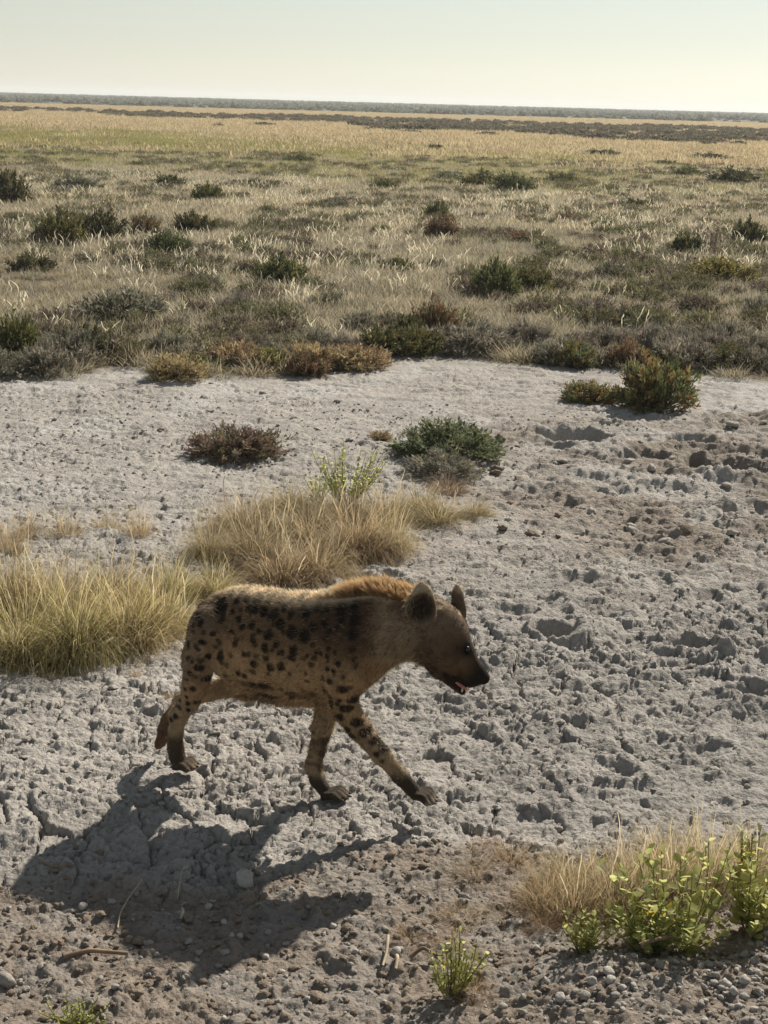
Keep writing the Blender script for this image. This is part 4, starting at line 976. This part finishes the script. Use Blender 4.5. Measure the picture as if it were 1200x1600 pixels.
# ------------------------------------------------------------------ stones, clods, sticks
def stone_mesh(name, seed, flat, mat, rough=.25, sub_=2):
    import bmesh
    bm = bmesh.new(); bmesh.ops.create_icosphere(bm, subdivisions=sub_, radius=1)
    V = np.array([v.co[:] for v in bm.verts]); F = np.array([[v.index for v in f.verts] for f in bm.faces]); bm.free()
    r = R_(seed); k = r.normal(0, 1, (7, 3)); k /= np.linalg.norm(k, axis=1)[:, None]
    d = np.ones(len(V))
    for q in k: d = np.minimum(d, r.uniform(.62, .95)/np.maximum(V @ q, .05))
    d *= 1 + rough*(fbm(V[:, 0]*2.2 + seed, V[:, 1]*2.2 + V[:, 2]*1.7, seed, 3) - .5)
    V = V*d[:, None]*np.array([1.15, .9, flat])
    return mesh_obj(name, V, F, mat, None, None, False, HID).data
M_CLAY = mat_solid('clay_clod', (.335, .31, .275), .95, 3, .25, .6, .1); M_SOIL = mat_solid('soil_clod', (.215, .172, .132), .95, 3, .3, .6, .1)
M_PALE = mat_solid('pale_stone', (.37, .345, .31), .8, 2.5, .2, .35, .2); M_GREY = mat_solid('grey_stone', (.28, .255, .225), .85, 2.5, .25, .4, .2)
CL = [stone_mesh('mud_clod', 400 + i, .6, M_CLAY, 1.1, 3) for i in range(5)]; SO = [stone_mesh('soil_clod', 420 + i, .7, M_SOIL, 1.1, 3) for i in range(4)]
PB = [stone_mesh('pebble', 440 + i, .72, M_PALE, .7) for i in range(4)]; PG = [stone_mesh('pebble', 450 + i, .7, M_GREY, .8) for i in range(4)]
ROCK = stone_mesh('stone', 471, .75, M_PALE, .9, 3)
def put(name, me, px, py, rpx, label, cat, group=None, sink=.3, flat=1.0):
    p = G(px, py); r = rpx*MPP(p); x, y = p[0], p[1]
    o = inst(name, me, None, (x, y, TZ(x, y) + r*(.75 - sink*1.2)*flat), rot=(RNG.uniform(-.4, .4), RNG.uniform(-.4, .4), RNG.uniform(0, 6.28)), sc=(r, r*RNG.uniform(.8, 1.15), r*flat))
    return tag(o, label, cat, group)
put('stone', ROCK, 381, 1376, 18, "pale angular stone lying in the hyena's shadow", 'stone')
put('stone', PB[1], 620, 1480, 9, 'small white stone beside dry sticks on brown soil', 'stone')
put('stone', PG[0], 8, 1535, 17, 'grey-white rough stone at the crumbly road edge', 'stone')
put('stone', PB[2], 661, 1318, 8, 'small white stone below the lifted forepaw', 'stone')
put('stone', PB[3], 1072, 1014, 12, 'pale stone on the rim of a deep hoof print', 'stone')
put('stone', PG[1], 1197, 1490, 14, 'grey stone beside the leafy shrubs', 'stone')
rg = R_(77)
for px, py in [(326, 1414), (362, 1463), (375, 1463), (350, 1440), (250, 1300), (283, 1428), (420, 1340), (520, 1440), (555, 1488), (415, 1490), (180, 1547), (245, 1492), (440, 1510), (600, 1560), (350, 1585), (480, 1560), (130, 1420), (290, 1360)]:
    put('pebble', PB[rg.integers(4)], px, py, rg.uniform(4.5, 7.5), 'small pale pebble scattered on the brown crumbly soil', 'pebble', 'pebbles on the soil')
for i in range(95):
    px, py = rg.uniform(840, 1200), 1600 - 95*rg.uniform(0, 1)**1.1
    if py < 1600 - (px - 820)*.30: continue
    g_ = rg.uniform() < .45
    put('pebble', (PB if g_ else PG)[rg.integers(4)], px, py, 3.5 + 7*rg.uniform()**2, ('pale' if g_ else 'grey') + ' rounded pebble on the gravel ridge below the leafy shrubs', 'pebble', 'gravel ridge pebbles')
for i in range(90):
    px, py = rg.uniform(680, 1200), rg.uniform(900, 1260)
    put('mud_clod', CL[rg.integers(5)], px, py, rg.uniform(4, 9)*(.6 + .4*(py - 900)/360), 'lump of dried grey clay on the hoof-churned pan before the hyena', 'clod', 'clay lumps on the churned pan', .45, .8)
for i in range(40):
    px, py = rg.uniform(280, 660), rg.uniform(1105, 1270)
    put('mud_clod', CL[rg.integers(5)], px, py, rg.uniform(4, 9), 'broken clay flake beneath the walking hyena', 'clod', 'clay flakes under the hyena', .5, .6)
for i in range(45):
    px, py = rg.uniform(0, 300), rg.uniform(1060, 1260)
    put('mud_clod', CL[rg.integers(5)], px, py, rg.uniform(3, 8), 'small clay lump on the flat cracked pan behind the hind feet', 'clod', 'clay lumps on the flat pan', .5, .7)
for i in range(120):
    px, py = rg.uniform(0, 900), rg.uniform(1300, 1600)
    put('soil_clod', SO[rg.integers(4)], px, py, (3.5 + 7*rg.uniform()**2)*(.7 + .5*(py - 1300)/300), 'crumbly brown clod on the soil at the road edge', 'clod', 'brown soil clods', .4, .8)
for i in range(60):
    px, py = rg.uniform(760, 1200), rg.uniform(660, 850)
    put('mud_clod', (CL + SO)[rg.integers(9)], px, py, rg.uniform(4, 11), 'clod thrown up around the scrapes below the tall saltbush', 'clod', 'clods round the scrapes', .4, .8)
for i in range(26):
    px, py = rg.uniform(10, 560), rg.uniform(600, 700)
    put('mud_clod', CL[rg.integers(5)], px, py, rg.uniform(3, 9), 'small clay lump on the smooth pale pan near the plain', 'clod', 'clay lumps on the smooth pan', .5, .6)
# fine crumbs and grit, uncountable
def grit(n, y0, y1, x0, x1, s0, s1, sources, name, label, dens=None):
    x = RNG.uniform(x0, x1, n); y = RNG.uniform(y0, y1, n)
    if dens is not None: k = RNG.uniform(0, 1, n) < dens(x, y); x, y = x[k], y[k]
    s = s0 + (s1 - s0)*RNG.uniform(0, 1, len(x))**3
    scatter(name, np.stack([x, y, terrain(x, y) + s*.2], 1), s, RNG.uniform(0, 6.28, len(x)), sources, label)
ms = lambda lst: [bpy.data.objects.new(m_.name, m_) for m_ in lst]
grit(9000, 3.2, 5.4, -2.2, 2.2, .003, .014, ms(SO + PG[:1] + CL[:2]), 'soil_crumbs', 'fine brown crumbs covering the soil by the road', lambda x, y: zones(x, y)[0])
grit(2600, 3.3, 4.5, .2, 2.0, .005, .013, ms(PB[:2] + PG[:2] + SO[:1]), 'gravel', 'fine pale gravel on the ridge at the road edge', lambda x, y: smooth(4.55, 4.2, y)*smooth(.25, .8, x))
grit(9000, 5.0, 13.5, -4, 4.5, .003, .016, ms(CL), 'clay_crumbs', 'fine grey crumbs strewn over the cracked pan')
# sticks
M_STK = mat_solid('dry_stick', (.42, .35, .25), .8, 25, .3, .4, .2); M_BARK = mat_solid('bark_strip', (.22, .16, .11), .9, 15, .35, .5, .1)
def stick(pts, r0, r1, label, mat, name='dry_stick'):
    Q = []
    for px, py, dz in pts:
        p = G(px, py); Q.append((p[0], p[1], TZ(p[0], p[1]) + dz))
    Q = np.array(Q); t = np.linspace(0, 1, len(Q)); tt = np.linspace(0, 1, 14); c = np.stack([np.interp(tt, t, Q[:, k]) for k in range(3)], 1)
    c[1:-1] = (c[:-2] + 2*c[1:-1] + c[2:])/4
    b0 = c[0].copy(); v, f = tube(c - b0, r0, r1, 6); o = mesh_obj(name, v, f, mat, None, None, True); o.location = b0
    return tag(o, label, 'stick')
stick([(184, 1456, .012), (188, 1430, .012), (203, 1405, .02), (222, 1384, .03)], .0028, .0015, "pale curved dry stalk lying in the hyena's shadow", M_STK)
stick([(277, 1402, .01), (281, 1390, .03), (286, 1378, .05)], .002, .0012, "short upright stalk in the hyena's shadow", M_STK)
stick([(282, 1440, .012), (287, 1430, .018), (284, 1420, .02)], .0055, .003, "pale splintered twig in the hyena's shadow", M_STK)
stick([(620, 1490, .012), (621, 1503, .015), (618, 1515, .012)], .007, .005, 'bone white stick pointing down from the small white stone', M_STK)
stick([(606, 1470, .02), (604, 1490, .016), (598, 1508, .012)], .006, .004, 'bone white stick beside the small white stone', M_STK)
stick([(640, 1500, .02), (660, 1495, .04), (680, 1500, .02)], .007, .005, 'grey arched root beside the small dull green plant', M_BARK)
stick([(100, 1498, .004), (140, 1494, .008), (200, 1490, .012)], .009, .006, 'brown strip of bark half buried in crumbly soil', M_BARK)
stick([(60, 1350, .012), (85, 1362, .014), (110, 1355, .012)], .004, .003, "thin dark twig at the tail end of the hyena's shadow", M_BARK)
stick([(995, 1535, .05), (1020, 1528, .07), (1060, 1515, .07)], .008, .005, 'dark dead twig on gravel at the foot of the leafy shrubs', M_BARK)

# ------------------------------------------------------------------ the dusty air
def haze():
    x0, x1, y0, y1, z0, z1 = -16000, 16000, -450, 4300, -2.2, 14
    V = [(x, y, z) for x in (x0, x1) for y in (y0, y1) for z in (z0, z1)]
    F = np.array([(0, 1, 3, 2), (4, 6, 7, 5), (0, 4, 5, 1), (2, 3, 7, 6), (0, 2, 6, 4), (1, 5, 7, 3)])
    b = NT('dusty_air'); v = b.n('ShaderNodeVolumePrincipled'); v.inputs['Color'].default_value = (.90, .93, .95, 1); v.inputs['Density'].default_value = HAZE; v.inputs['Anisotropy'].default_value = 0.2
    b.l(v.outputs[0], b.out.inputs['Volume'])
    o = mesh_obj('haze', V, F, b.m); tag(o, 'thin dusty air over the whole plain', kind='stuff')
HAZE = 0.00042
haze()
